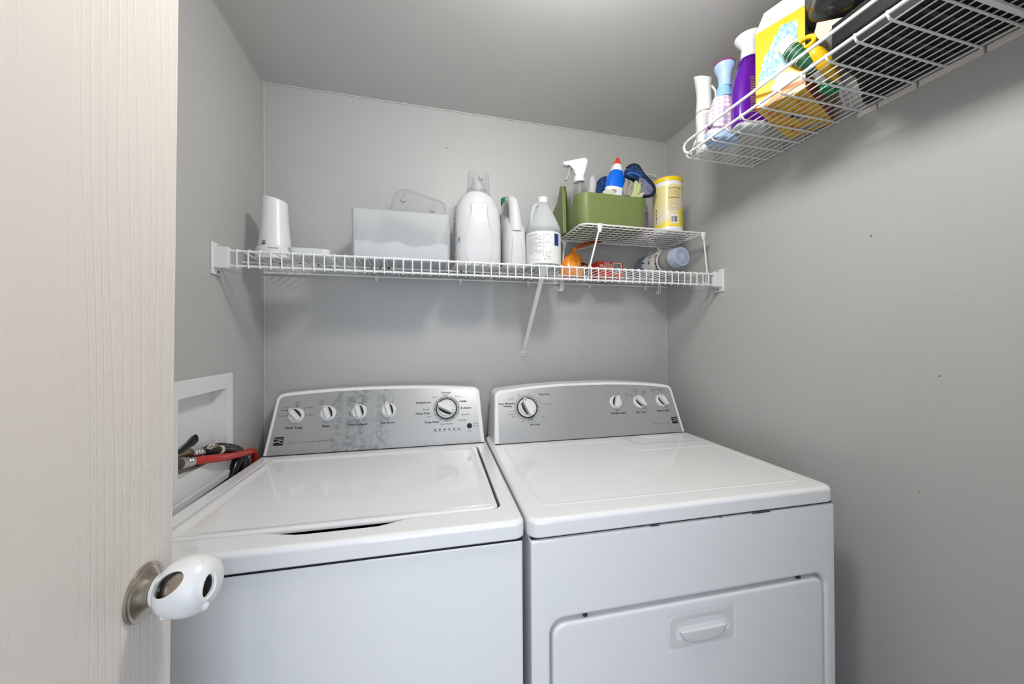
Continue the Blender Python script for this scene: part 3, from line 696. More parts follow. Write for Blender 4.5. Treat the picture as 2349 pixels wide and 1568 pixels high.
# ============================================================= LOWER WIRE SHELF (back wall)
ZD = 1.5045; YF = -.305
sh = thing('wire_shelf', 'long white wire shelf across the back wall above both machines', 'shelf', (W/2, -.15, 1.46))
obj('front_rod', tube([(.030, YF, 1.4992), (W-.030, YF, 1.4992)], .0032, 10), M_wire, sh)
obj('front_rod', tube([(.030, YF, 1.4610), (W-.030, YF, 1.4610)], .0032, 10), M_wire, sh)
obj('back_rod', tube([(.003, -.0095, 1.4965), (W-.003, -.0095, 1.4965)], .0030, 10), M_wire, sh)
obj('middle_rod', tube([(.006, -.165, 1.4985), (W-.006, -.165, 1.4985)], .0026, 8), M_wire, sh)
wx = .0535; wr = .0019
path = [(wx, -.004, ZD-.003), (wx, -.012, ZD-.001), (wx, -.160, ZD-.0008), (wx, YF+.004, ZD-.0008), (wx, YF-.0028, ZD-.0026), (wx, YF-.0050, ZD-.0065), (wx, YF-.0050, 1.4600), (wx, YF-.0035, 1.4568), (wx, YF, 1.4562)]
w0 = obj('deck_wire', tube(path, wr, 7), M_wire, sh)
for i in range(1, 58): inst(w0, 'deck_wire', sh, (.0254*i, 0, 0))
def bracket(s):
    x0 = 0 if s > 0 else W
    X = lambda d: x0+s*d
    def bx(a, c, *r, **k): a, c = sorted((X(a), X(c))); return box(a, c, *r, **k)
    e = obj('end_bracket', bx(0.0004, .0045, -.3190, -.2780, 1.4380, 1.5190, bev=.0012), M_plast, sh)
    b = bx(.0035, .036, -.3130, -.2960, 1.4540, 1.5080, bev=.0018)
    obj('bracket_pocket', b, M_plast, e)
    for z in (1.4465, 1.5125):
        obj('screw', cyl((X(.0040), -.2900, z), (X(.0065), -.2900, z), .0034, .0026, n=12), M_screw, e, label='dark screw head')
bracket(1); bracket(-1)
p0, p1 = Vector((.8850, -.3000, 1.4930)), Vector((.8995, -.0060, 1.2250)); d_ = (p1-p0).normalized(); s_ = Vector((1, 0, 0)); n_ = d_.cross(s_).normalized()
rings = []
for q, w, th in ((-.006, .0115, .001), (.0, .0125, .0015), (.02, .0100, .003), (.06, .0070, .0035), (.30, .0070, .0035), (.375, .0070, .0035), (.392, .0055, .002), ((p1-p0).length, .0050, .0012)):
    c = p0+d_*q; rings.append([c+s_*a*w+n_*bb*th for a, bb in ((-1, -1), (1, -1), (1.0, 1), (-1.0, 1))])
br = obj('support_brace', skin(rings), M_wire, sh, smooth=25, label='slanting white brace down to the wall')
fp = [(-.0075, .012), (-.0080, -.010), (-.0055, -.0135), (.0055, -.0135), (.0080, -.010), (.0075, .012), (.003, .017), (-.003, .017)]
obj('brace_foot', prism([(p[0]+.9000, p[1]+1.2180) for p in fp], -.0004, -.0045, lambda u, v, d: Vector((u, d, v)), bev=.001), M_plast, br)
obj('screw', cyl((.9000, -.004, 1.2125), (.9000, -.0065, 1.2125), .0032, .0024, n=12), M_screw, br)
for x in (.356, .653, .9205, 1.186, 1.450):
    b = box(x-.0075, x+.0075, -.0150, -.0005, 1.4870, 1.5005, bev=.002); box(x-.004, x+.004, -.0125, -.0005, 1.4790, 1.4880, bev=.0015, bm=b)
    obj('wall_clip', b, mat('clip_plastic', '#dcdcd8', .3, alpha=1), sh)
b = NB(); random.seed(7)
for i in range(2, 24):
    if random.random() < .72:
        x = wx+.0254*i+random.uniform(-.001, .001); r_ = random.uniform(.0018, .0040)
        sph((x, -.165, 1.4985), r_, (random.uniform(1, 1.8), 1, .9), 8, 6, bm=b)
for k in (4, 6, 7): sph((wx+.0254*k, -.2+.01*k, ZD-.002), .0035, (1, 2.2, .8), 8, 6, bm=b)
m_r = mat('rust_spots', '#2b211a', .9); vary(m_r, 200, '#17130f', '#6d4a28')
stuff(obj('rust_spots', b, m_r, sh, label='dark rust and mildew on the wire joints'))

# ============================================================= UPPER WIRE SHELF (right wall)
us = thing('wire_shelf', 'wire shelf high on the right wall, raised front rod, seen from below', 'shelf', (1.43, -.9, 1.82))
Y0, Y1 = -.436, -1.56; XF = 1.3015
obj('lip_rod', tube([(1.300, Y0-.012, 1.8355), (1.2965, Y0-.004, 1.8430), (1.2945, Y0-.0015, 1.8560), (1.2950, Y0-.008, 1.8660), (1.2950, Y0-.022, 1.8690), (1.2950, Y0-.05, 1.8690), (1.295, Y1, 1.8690)], .0037, 10), M_wire, us, label='raised front rod')
obj('front_rod', tube([(XF, Y0-.006, 1.8345), (XF, Y1, 1.8345)], .0037, 10), M_wire, us)
obj('back_rod', tube([(1.5560, Y0, 1.8290), (1.5560, Y1, 1.8290)], .0024, 8), M_wire, us)
pth = [(1.3000, 0, 1.8385), (1.3010, 0, 1.8305), (1.3060, 0, 1.8255), (1.3150, 0, 1.8245), (1.5575, 0, 1.8245), (1.5590, 0, 1.8275)]
c0 = obj('cross_wire', tube([(x, Y0-.006, z) for x, _, z in pth], .0022, 8), M_wire, us)
for i in range(1, 23): inst(c0, 'cross_wire', us, (0, -.0494*i, 0))
d0 = obj('deck_wire', tube([(1.3200, Y0+.004, 1.8283), (1.3200, Y1, 1.8283)], .00155, 6), M_wire, us)
for i in range(1, 11): inst(d0, 'deck_wire', us, (.0216*i, 0, 0))
for y in (-.4405, -.5375, -.600): obj('rear_upright', tube([(1.5575, y, 1.823), (1.5575, y, 1.8700)], .0020, 6), M_wire, us)
obj('end_wire', tube([(1.3020, Y0-.008, 1.8345), (1.3140, Y0-.008, 1.8345), (1.3260, Y0-.012, 1.8700), (1.3270, Y0-.014, 1.8770)], .0022, 8, smooth=0), M_wire, us)
obj('support_arm', box(1.300, W-.001, -1.010, -1.002, 1.8150, 1.8215, bev=.001), M_wire, us, label='flat white support arm under the shelf')
for a, c in ((-.7300, -.7690), (-.7725, -.8410), (-.8450, -.9390), (-.9430, -1.04), (-1.044, -1.15)):  # row of thin cream strips on the wall just below the back rod
    obj('wall_strip', box(W-.0055, W-.0003, c, a, 1.8110, 1.8240, bev=.0012), mat('cream_strip', '#dcd8cc', .4), us, label='cream strip on the wall')

# ============================================================= RACK STANDING ON THE LOWER SHELF
RZ = 1.6500
rk = thing('wire_rack', 'small white wire riser rack standing on the right end of the long shelf', 'rack', (1.26, -.18, 1.5065))
ro = rrect(1.0220, 1.5050, -.2880, -.0780, .022, 5, rs=(.006, .012, .012, .028))
obj('rack_frame', tube([(p[0], p[1], RZ) for p in ro], .0030, 8, closed=True), M_wire, rk)
l0 = obj('rack_wire', tube([(1.0235, -.2700, RZ-.0030), (1.5040, -.2700, RZ-.0030)], .0015, 6), M_wire, rk)
for i in range(1, 8): inst(l0, 'rack_wire', rk, (0, .0245*i, 0))
l1 = obj('rack_wire', tube([(1.0430, -.2905, RZ+.0015), (1.0430, -.2860, RZ-.0002), (1.0430, -.0760, RZ-.0002)], .0015, 6), M_wire, rk)
for i in range(1, 18): inst(l1, 'rack_wire', rk, (.0262*i, 0, 0))
for (tx, ty), (bx_, by) in (((1.0870, -.2890), (1.0500, -.2860)), ((1.4990, -.2880), (1.5160, -.2860)), ((1.0480, -.0760), (1.0380, -.0720)), ((1.4700, -.0760), (1.4750, -.0720))):
    lg = obj('rack_leg', tube([(tx, ty, RZ-.004), (bx_, by, 1.5100)], .0030, 8), M_wire, rk)
    obj('leg_joint', skin([[(tx+a*w, ty-.004, z), (tx+a*w, ty+.003, z)][::1] if 0 else [(tx+w*math.cos(2*PI*i/12), ty+.6*w*math.sin(2*PI*i/12), z) for i in range(12)] for a, w, z in ((1, .011, RZ+.0025), (1, .010, RZ-.006), (1, .0048, RZ-.022), (1, .0036, RZ-.026))]), M_plast, lg)
    zb = 1.468 if ty < -.2 else 1.462
    b = NB()
    for dx in (-.0035, .0045):
        tube([(bx_+dx, by, 1.512), (bx_+dx, by+.001, 1.480), (bx_+dx, by+.002, zb+.004), (bx_+dx-.003, by+.002, zb-.003), (bx_+dx-.009, by+.002, zb-.004), (bx_+dx-.012, by+.002, zb+.004), (bx_+dx-.012, by+.002, zb+.009)], .0018, 6, bm=b, smooth=3)
    obj('leg_hook', b, M_wire, lg)

# ============================================================= THINGS ON THE LOWER SHELF
Z1 = 1.5060
# white tapered canister
cx, cy = .0915, -.170
t = thing('dispenser_canister', 'white tapered canister with small dark emblem, left end of the long shelf', 'canister', (cx, cy, Z1))
pr_ = [(.043, 0), (.0440, .003), (.0438, .020), (.0415, .045), (.0385, .075), (.0365, .100), (.0350, .130), (.0335, .160), (.0325, .176), (.0310, .1780), (.0300, .174), (.0320, .12), (.036, .01)]
b = lathe((cx, cy, Z1), pr_[:10], 40); 
for v in b.verts:
    if v.co.z > Z1+.14: v.co.z += (v.co.z-Z1-.14)/.038*.006*(-(v.co.x-cx)/.033)
obj('body', b, M_plast, t)
P = [(cx+.0475*math.cos(R(a)), cy+.0475*math.sin(R(a))) for a in range(150, 331, 12)]
b = skin([[(p[0]+(p[0]-cx)*e_, p[1]+(p[1]-cy)*e_, Z1+z) for e_, z in ((-.08, .0), (.0, .0), (.03, .012), (.02, .030), (-.06, .034))] for p in P], closed=True)
obj('base_cradle', b, M_plast, t)
g = cylfr((cx, cy), .0425, .0010, -100)
b = NB(); flat([(-.012, Z1+.037), (-.002, Z1+.037), (-.002, Z1+.049), (-.012, Z1+.049)], g, b)
e = obj('emblem', b, mat('grey_emblem', '#5d5f60', .4), t, smooth=0)
b = NB(); g = cylfr((cx, cy), .0425, .0014, -100)
for u_ in (-.0090, -.0048): flat([(u_+.0013*math.cos(w)-.0007*math.sin(w), Z1+.0450+.0020*math.sin(w)) for w in [2*PI*k/12 for k in range(12)]], g, b)
obj('emblem_print', b, M_plast, e, smooth=0)
b = NB(); label_bars(cylfr((cx, cy), .0500, .0008, -78), -.012, .014, Z1+.0255, Z1+.0285, 1, b, .6, 2, 0); stuff(obj('lettering', b, M_gray, t, smooth=0))
# shallow white tray behind the canister
b = NB(); O = rrect(.150, .258, -.262, -.160, .020, 6)
sc_ = lambda s, z: [((p[0]-.204)*s+.204, (p[1]+.211)*s-.211, z) for p in O]
skin([sc_(.90, Z1), sc_(.94, Z1+.003), sc_(1, Z1+.018), sc_(1.02, Z1+.0205), sc_(.985, Z1+.020), sc_(.93, Z1+.006), sc_(.5, Z1+.005)], bm=b)
tag(obj('shallow_tray', b, M_plast, loc=(.204, -.211, Z1)), 'small shallow white tray right of the tapered white canister', 'tray')
# frosted bin
bx0, bx1, by0, by1, bz = .3135, .5975, -.246, -.075, .1500
M_frost = mat('frosted_plastic', '#f0f2f3', .38, trans=.76, ior=1.10, spec=.4)
t = thing('frosted_bin', 'translucent white open bin on the long shelf, white folded cloths inside', 'bin', ((bx0+bx1)/2, (by0+by1)/2, Z1))
def rr(x0, x1, y0, y1, z, r=.006, k=4): return [(p[0], p[1], z) for p in rrect(x0, x1, y0, y1, r, k)]
obj('bin_shell', skin([rr(bx0+.004, bx1-.004, by0+.004, by1-.004, Z1), rr(bx0+.001, bx1-.001, by0+.001, by1-.001, Z1+.003), rr(bx0, bx1, by0, by1, Z1+bz), rr(bx0+.003, bx1-.003, by0+.003, by1-.003, Z1+bz), rr(bx0+.004, bx1-.004, by0+.004, by1-.004, Z1+.004)]), M_frost, t)
b = NB(); nx, ny = 40, 22
def bump(i, j):
    x = bx0+.008+(bx1-bx0-.016)*i/nx; y = by0+.008+(by1-by0-.016)*j/ny
    h = .046+.016*noise.noise(Vector((x*28, y*28, 1)))+.010*noise.noise(Vector((x*70, y*70, 3)))
    return Vector((x, y, Z1+.006+max(h, .012)))
top = [[b.verts.new(bump(i, j)) for i in range(nx+1)] for j in range(ny+1)]
for j in range(ny):
    for i in range(nx): b.faces.new((top[j][i], top[j][i+1], top[j+1][i+1], top[j+1][i]))
edge = [top[0][i] for i in range(nx+1)]+[top[j][nx] for j in range(1, ny+1)]+[top[ny][i] for i in range(nx-1, -1, -1)]+[top[j][0] for j in range(ny-1, 0, -1)]
low = [b.verts.new((v.co.x, v.co.y, Z1+.005)) for v in edge]
for i in range(len(edge)): b.faces.new((edge[i], low[i], low[(i+1) % len(edge)], edge[(i+1) % len(edge)]))
o = tag(obj('cloth_heap', b, mat('white_cloth', '#f4f5f6', .8), loc=((bx0+bx1)/2, (by0+by1)/2, Z1+.005)), 'heap of white cloths in the bottom of the frosted bin', 'cloths'); o['kind'] = 'stuff'
# clear lid standing in the bin, and a narrow clear strip
def leaned(pts, y, th, lean=0): return prism(pts, 0, th, lambda u, v, d: Vector((u, y+d+lean*(v-1.65), v)), bev=.0006)
lid = [Vector(p) for p in ((.375, 1.590), (.4225, 1.7405), (.430, 1.7545), (.4430, 1.7660), (.4580, 1.7705), (.4720, 1.7695), (.5750, 1.7400), (.5860, 1.7340), (.5925, 1.7240), (.5935, 1.7120), (.560, 1.600))]
t = thing('plastic_cover', 'clear plastic cover with two round bosses standing in the frosted bin', 'cover', (.49, -.13, 1.59))
obj('lid_plate', leaned(lid, -.131, .0022), M_clear, t)
cen = Vector((.49, 1.68)); inn_ = [(p.xy-cen)*.93+cen for p in lid]
M_edge = mat('clear_plastic_edge', '#d3d6d6', .15, trans=.6, ior=1.2)
obj('lid_rib', tube([(p.x, -.1325, p.y) for p in inn_], .0010, 6, closed=True), M_edge, t)
obj('lid_edge', tube([(p.x, -.1300, p.y) for p in lid], .0014, 6, closed=True), M_edge, t)
for x, z in ((.4530, 1.7330), (.5470, 1.7080)):
    b = cyl((x, -.130, z), (x, -.140, z), .0098, .0080, n=24, bev=.0015); tube([(x+.003+.006*math.cos(2*PI*i/14), -.134, z+.0165+.005*math.sin(2*PI*i/14)) for i in range(14)], .0011, 6, bm=b, closed=True)
    obj('lid_boss', b, M_edge, t)
for x0_, z0_, x1_, z1_ in ((.446, 1.700, .4700, 1.700), (.4900, 1.715, .5150, 1.690)):
    obj('lid_groove', tube([(x0_, -.1325, z0_), (x1_-.004, -.1325, z1_-.035)], .0008, 5), M_edge, t)
st = [(.345, 1.640), (.3790, 1.7400), (.3830, 1.7440), (.4010, 1.7380), (.4040, 1.7320), (.376, 1.635)]
o = obj('clear_strip', leaned(st, -.150, .0018), M_edge, loc=(.37, -.15, 1.635)); tag(o, 'narrow clear plastic strip standing in the frosted bin, left of the clear cover', 'plastic strip')

# superellipse loft: list of (z, half width x, half depth y, exponent)
def sup(c, secs, n=40, rz=0, sm=0):
    if sm:
        P = spl([(s[0], s[1], s[2]) for s in secs], sm); q = [(p.x, p.y, p.z) for p in P]; ex = []
        for i in range(len(q)):
            k = min(i/sm, len(secs)-1); a = int(min(k, len(secs)-2)); ex.append(secs[a][3]+(secs[a+1][3]-secs[a][3])*(k-a))
        secs = [(z, max(a, .0005), max(b_, .0005), e_) for (z, a, b_), e_ in zip(q, ex)]
    rings = []; ca, sa = math.cos(rz), math.sin(rz)
    for z, hw, hd, ex in secs:
        r_ = []
        for i in range(n):
            a = 2*PI*(i+.5)/n; c_, s_ = math.cos(a), math.sin(a)
            x = hw*abs(c_)**(2/ex)*(1 if c_ > 0 else -1); y = hd*abs(s_)**(2/ex)*(1 if s_ > 0 else -1)
            r_.append(Vector((c[0]+x*ca-y*sa, c[1]+x*sa+y*ca, c[2]+z)))
        rings.append(r_)
    return skin(rings)
# big white detergent bottle with clear measuring cap
cx, cy = .6925, -.170
M_hdpe = mat('white_bottle', '#c6c7c9', .3, subs=.1)
t = thing('detergent_bottle', 'large white bottle with clear measuring cap, right of the frosted bin', 'bottle', (cx, cy, Z1))
obj('body', sup((cx, cy, Z1), [(0, .070, .046, 3.2), (.006, .0765, .053, 3.2), (.04, .0785, .056, 3.0), (.09, .0790, .056, 2.8), (.14, .0785, .056, 2.7), (.175, .0765, .055, 2.6), (.198, .0735, .053, 2.5), (.2035, .0735, .053, 2.5), (.2065, .0690, .050, 2.5), (.220, .0640, .047, 2.4), (.238, .0520, .041, 2.2), (.2480, .0400, .036, 2.1), (.2520, .0345, .034, 2), (.262, .0335, .0335, 2)], 48, sm=3), M_hdpe, t, smooth=70)
b = NB()
def fy(x, z):   # front surface y of the body at x
    h = z-Z1; hw, hd, ex = .0787, .056, 2.8
    return cy-hd*max(0, 1-abs((x-cx)/hw)**ex)**(1/ex)
for s, L in ((1, [(.006, .196), (.004, .176), (.012, .13), (.0220, .085), (.0200, .045), (.010, .015)]), (-1, [(.006, .196), (.004, .176), (.016, .13), (.0260, .085), (.0240, .045), (.014, .015)])):
    pts = [(cx+s*(.022+dx), fy(cx+s*(.022+dx), Z1+z)-.0002, Z1+z) for dx, z in L]; tube(pts, .0016, 6, bm=b, smooth=6)
obj('grip_relief', b, M_hdpe, t)
g = lambda u, v: Vector((cx-.0787*math.cos(u)-.0006, cy-.056*math.sin(u)-.0010, v))
b = NB(); gg = lambda u, v: g(u, v)
gl = lambda a, v: Vector((cx-(.0787+.0006)*abs(math.cos(a))**(2/2.8), cy-(.056+.0006)*abs(math.sin(a))**(2/2.8), v))
for k in range(12):
    u0 = .30+.018*k*0
for k, (a_, z0_, z1_) in enumerate(((.16, .06, .17), (.26, .02, .185), (.36, .05, .16), (.48, .03, .12))):
    n_ = 16
    for i in range(n_):
        if (i*7+k) % 5 == 0: continue
        za, zb_ = Z1+z0_+(z1_-z0_)*i/n_, Z1+z0_+(z1_-z0_)*(i+.62)/n_
        poly([gl(a_, za), gl(a_+.045, za), gl(a_+.045, zb_), gl(a_, zb_)], b)
for i in range(9): poly([gl(.62, Z1+.050+.005*i), gl(.80, Z1+.050+.005*i), gl(.80, Z1+.0525+.005*i), gl(.62, Z1+.0525+.005*i)], b)
stuff(obj('label_print', b, mat('label_grey', '#5c5f63', .5), t, smooth=0))
obj('pour_spout', sup((cx+.003, cy, Z1), [(.262, .030, .030, 2), (.272, .0290, .029, 2), (.276, .021, .021, 2), (.290, .0200, .020, 2), (.2910, .0170, .015, 2.5), (.3050, .0160, .013, 3), (.3070, .0120, .010, 3)], 28), M_plast, t)
obj('spout_nozzle', cyl((cx+.006, cy-.006, Z1+.298), (cx+.012, cy-.026, Z1+.3035), .0075, n=18, bev=.001), M_plast, t)
obj('measuring_cap', lathe((cx+.0055, cy, Z1+.2505), [(.0385, 0), (.0372, .030), (.0362, .066), (.0345, .071), (.030, .0725), (.0295, .0710), (.0335, .069), (.0350, .064), (.0360, .030), (.0372, 0)], 40, capa=False, capb=False), M_clear, t, label='clear plastic measuring cap')
# white handled jug, seen on its handle side
cx, cy = .8170, -.135
t = thing('handled_jug', 'white jug with moulded handle facing forward and green cap', 'jug', (cx, cy, Z1))
b = sup((cx, cy, Z1), [(0, .034, .085, 4), (.006, .0395, .094, 4), (.05, .0405, .096, 3.6), (.10, .0405, .096, 3.2), (.135, .0390, .094, 3), (.160, .0345, .080, 2.6), (.180, .0290, .060, 2.4)], 40, sm=3)
obj('body', b, M_hdpe, t, smooth=70)
b = skin([[Vector((cx-.004, cy+.010, 0))+Vector((.0215*w*math.cos(2*PI*i/24), (.0330*w)*math.sin(2*PI*i/24)+yo, z)) for i in range(24)] for w, yo, z in ((1.25, .010, Z1+.165), (1.0, .022, Z1+.190), (.85, .030, Z1+.215), (.75, .034, Z1+.235), (.72, .035, Z1+.258))])
obj('neck', b, M_hdpe, t)
hp = [(cx-.001, cy-.078, Z1+.120), (cx-.001, cy-.072, Z1+.165), (cx-.002, cy-.064, Z1+.205), (cx-.004, cy-.052, Z1+.232), (cx-.006, cy-.030, Z1+.242), (cx-.008, cy-.004, Z1+.236), (cx-.006, cy+.022, Z1+.215)]
obj('handle', tube(hp, .019, 18, smooth=6, radii=[.024, .0215, .0185, .0170, .0160, .0150, .0150]), M_hdpe, t)
b = NB()
for s in (-1, 1): tube([(cx+s*.0200, cy-.0955, Z1+.012), (cx+s*.0170, cy-.0965, Z1+.05), (cx+s*.0150, cy-.0950, Z1+.095), (cx+s*.0190, cy-.0900, Z1+.125)], .0022, 6, bm=b, smooth=5)
obj('body_rib', b, M_hdpe, t)
obj('cap', lathe((cx-.006, cy+.046, Z1+.2575), [(.0170, 0), (.0178, .002), (.0178, .020), (.0160, .023)], 30), mat('green_cap', '#1d7a52', .35), t, label='green screw cap')
# clear half-empty jug
cx, cy = .9150, -.205
t = thing('clear_jug', 'clear half-full jug with printed white label and white cap, beside the rack', 'jug', (cx, cy, Z1))
M_milky = mat('milky_plastic', '#e9edee', .25, trans=.64, ior=1.08)
obj('body', lathe((cx, cy, Z1), [(.050, 0), (.0585, .004), (.0605, .012), (.0605, .120), (.0600, .132), (.0570, .146), (.0490, .165), (.0380, .188), (.0265, .210), (.0190, .222), (.0165, .229), (.0165, .236)], 48), M_milky, t, smooth=60)
obj('liquid', lathe((cx, cy, Z1), [(.047, .004), (.0565, .008), (.0570, .018), (.0570, .120), (.0565, .128), (.0545, .1345)], 40), mat('clear_liquid', '#cfd6d8', .05, trans=.9, ior=1.2), t)
obj('grip', tube([(cx-.048, cy-.020, Z1+.140), (cx-.047, cy-.021, Z1+.165), (cx-.040, cy-.017, Z1+.198), (cx-.030, cy-.012, Z1+.216), (cx-.014, cy-.004, Z1+.222)], .0075, 14, smooth=5), M_milky, t)
obj('cap', lathe((cx, cy, Z1+.229), [(.0172, 0), (.0180, .002), (.0180, .0125), (.0190, .0135), (.0190, .0165), (.0165, .0195), (.012, .0200)], 32), M_plast, t)
lb = [[(cx+.0612*math.cos(R(a)), cy+.0612*math.sin(R(a)), Z1+z) for z in (.012, .118)] for a in range(-178, 3, 5)]
o = obj('label', skin(lb, closed=False), mat('label_paper', '#dcdcda', .45), t, smooth=60, label='printed white wrap label')
g = cylfr((cx, cy), .0612, .0003, -118)
b = NB(); label_bars(g, -.045, .008, Z1+.045, Z1+.100, 14, b, .28, 3); label_bars(g, -.048, -.01, Z1+.104, Z1+.112, 2, b, .35, 5)
for (u0, u1, v0, v1) in ((-.050, .0125, .0395, .0402), (-.050, .0125, .1030, .1037), (.0120, .0126, .0395, .1037)): curved((u0, u1, Z1+v0, Z1+v1), g, b, 4)
for i in range(16):
    u, v = random.uniform(.016, .036), random.uniform(.02, .11); q = disc2(u, Z1+v, .0022, 10); q2 = disc2(u, Z1+v, .0015, 10)
    for k in range(10): poly([g(*q[k]), g(*q[(k+1) % 10]), g(*q2[(k+1) % 10]), g(*q2[k])], b)
P = [(.016+.012*math.sin(i*.9)+.001*i, Z1+.020+.0035*i) for i in range(24)]
for a, c in zip(P, P[1:]): flat([a, (a[0]+.0006, a[1]), (c[0]+.0006, c[1]), c], g, b)
for i in range(5): q = disc2(-.046+.02*i, Z1+.024+.002*(i % 2), .0016, 8); flat(q, g, b)
stuff(obj('label_print', b, M_gray, o, smooth=0))
b = curved((.0500, .0700, Z1+.072, Z1+.112), g, NB(), 5); obj('label_blue_block', b, mat('navy_print', '#1c2f78', .5), o, smooth=0, label='navy blue block')
# orange bag, twisted shut
t = thing('orange_bag', 'crumpled orange pouch with folded top under the rack', 'bag', (1.07, -.10, Z1))
cx, cy = 1.078, -.095
secs = [(0, .042, .026), (.004, .048, .031), (.03, .050, .033), (.055, .044, .028), (.075, .032, .020), (.090, .018, .012), (.100, .007, .009), (.108, .006, .009), (.113, .010, .010)]
rings = []
for z, hw, hd in secs:
    r_ = []
    for i in range(48):
        a = 2*PI*i/48; f_ = 1+.07*math.sin(a*9+z*60)*min(1, z*16)*(z < .11)+.05*noise.noise(Vector((math.cos(a)*2, math.sin(a)*2, z*30)))
        r_.append(Vector((cx-.010+ (z*.10)+hw*f_*math.cos(a), cy+hd*f_*math.sin(a), Z1+z)))
    rings.append(r_)
M_or = mat('orange_foil', '#f0861a', .24, spec=.6); vary(M_or, 45, '#e87811', '#f79a2a')
obj('pouch', skin(rings), M_or, t, smooth=50)
rings = []
for s, w, th in ((0, .008, .006), (.15, .012, .004), (.4, .017, .0018), (.7, .016, .0014), (1, .012, .001)):
    c = Vector((cx, cy, Z1+.108))+Vector((.105, -.022, .030))*s+Vector((0, 0, .010*math.sin(PI*s))); a_ = Vector((.05, .80, .55)).normalized(); n_ = Vector((-.25, -.3, .9)).normalized()
    rings.append([c+a_*w*math.cos(2*PI*i/12)+n_*th*math.sin(2*PI*i/12) for i in range(12)])
obj('folded_top', skin(rings), mat('orange_foil_shade', '#d9641c', .35), t)
b = tube([(cx, cy-.012, Z1+.106), (cx+.03, cy-.024, Z1+.108), (cx+.07, cy-.031, Z1+.120), (cx+.108, cy-.030, Z1+.136)], .0008, 5, smooth=4)
tube([(cx, cy-.0095, Z1+.102), (cx+.004, cy-.025, Z1+.075), (cx+.003, cy-.033, Z1+.045), (cx+.004, cy-.033, Z1+.02)], .0009, 5, bm=b, smooth=4)
obj('seam', b, mat('pale_seam', '#f3d9bd', .5), t)
b = sph((cx+.030, cy-.0225, Z1+.044), .018, (1.0, .35, .55), 16, 8, rot=Matrix.Rotation(R(12), 3, 'Y')); obj('printed_patch', b, mat('dark_brown_print', '#3a1c12', .3), t, label='dark brown printed patch')
b = sph((cx+.035, cy-.0270, Z1+.040), .010, (1.0, .25, .5), 14, 8, rot=Matrix.Rotation(R(14), 3, 'Y')); obj('printed_patch', b, mat('salmon_print', '#c07a5a', .4), t)
# red box
t = thing('red_box', 'small red cardboard box with white print and barcode under the rack', 'box', (1.222, -.078, Z1))
obj('carton', box(1.1665, 1.2755, -.117, -.040, Z1, Z1+.0625, bev=.0012), mat('red_card', '#d8341f', .4), t)
g = plane_fr((1.1665, -.117, Z1), (1, 0, 0), (0, 0, 1), .0004); b = NB()
label_bars(g, .026, .062, .034, .056, 6, b, .42, 8); 
for i in range(16):
    a0, a1 = 2*PI*i/16, 2*PI*(i+1)/16; flat([(.0165+rr_*math.cos(a), .046+rr_*math.sin(a)) for rr_, a in ((.0050, a0), (.0068, a0), (.0068, a1), (.0050, a1))], g, b)
flat(disc2(.0165, .046, .0028, 10), g, b); flat([(.030, .0582), (.052, .0582), (.052, .0600), (.030, .0600)], g, b)
stuff(obj('white_print', b, mat('white_print', '#f0e9e2', .5), t, smooth=0))
bb = obj('barcode_panel', flat([(.065, .018), (.103, .018), (.103, .060), (.065, .060)], g, NB()), mat('white_print', '#f0e9e2'), t, smooth=0)
def barcode(parent, g, u0, u1, v0, v1, off_seed=3, off=None):
    random.seed(off_seed); b = NB(); u = u0
    while u < u1-.001:
        w = random.choice((.0006, .001, .0016)); flat([(u, v0), (min(u+w, u1), v0), (min(u+w, u1), v1), (u, v1)], g, b); u += w+random.choice((.0007, .001))
    return stuff(obj('barcode', b, M_black, parent, smooth=0))
barcode(bb, plane_fr((1.1665, -.117, Z1), (1, 0, 0), (0, 0, 1), .0007), .068, .100, .021, .057)
# scent-bead bottle lying on its side
t = thing('scent_bead_bottle', 'clear bottle lying on its side under the rack, grey-blue cap facing forward', 'bottle', (1.392, -.17, Z1))
A0 = Vector((1.4160, -.2780, 1.5640)); A1 = Vector((1.3900, -.0500, 1.5540)); ax = (A1-A0).normalized(); Lb = (A1-A0).length
M_cap = mat('grey_blue_cap', '#aab2c6', .35)
obj('body', lathe(A0+ax*.030, [(.031, 0), (.0400, .006), (.0460, .018), (.0475, .030), (.0475, .060), (.0440, .085), (.0410, .100), (.0420, .125), (.0440, .150), (.0440, .170), (.040, .178)], 44, axis=ax), mat('clear_bottle', '#dfe0da', .07, trans=.85, ior=1.2), t, smooth=60)
obj('beads', lathe(A0+ax*.052, [(.030, 0), (.0405, .012), (.0405, .035), (.037, .06), (.0345, .08), (.037, .12), (.036, .15)], 30, axis=ax), mat('grey_beads', '#8d8f90', .6), t)
cp = obj('cap', lathe(A0, [(.0300, .0), (.0335, -.0006), (.0348, .002), (.0360, .016), (.0365, .034), (.033, .0345)], 44, axis=ax, capa=True), M_cap, t, label='grey-blue cap with swirled dimples')
q = ax.to_track_quat('Z', 'Y').to_matrix(); b = NB()
for i in range(26):
    for k, rr_ in enumerate((.0145, .0185, .0225, .0265)):
        a = 2*PI*i/26+k*.16; c = A0+q @ Vector((rr_*math.cos(a), rr_*math.sin(a), -.0003)); s_ = .0012+.0002*k
        poly([c+q @ Vector((s_*math.cos(w)*(1.3), s_*math.sin(w)*.8, -.0002)) for w in [2*PI*z_/6 for z_ in range(6)]], b)
stuff(obj('cap_dimples', b, mat('cap_dimple', '#7f879d', .5), cp, smooth=0))
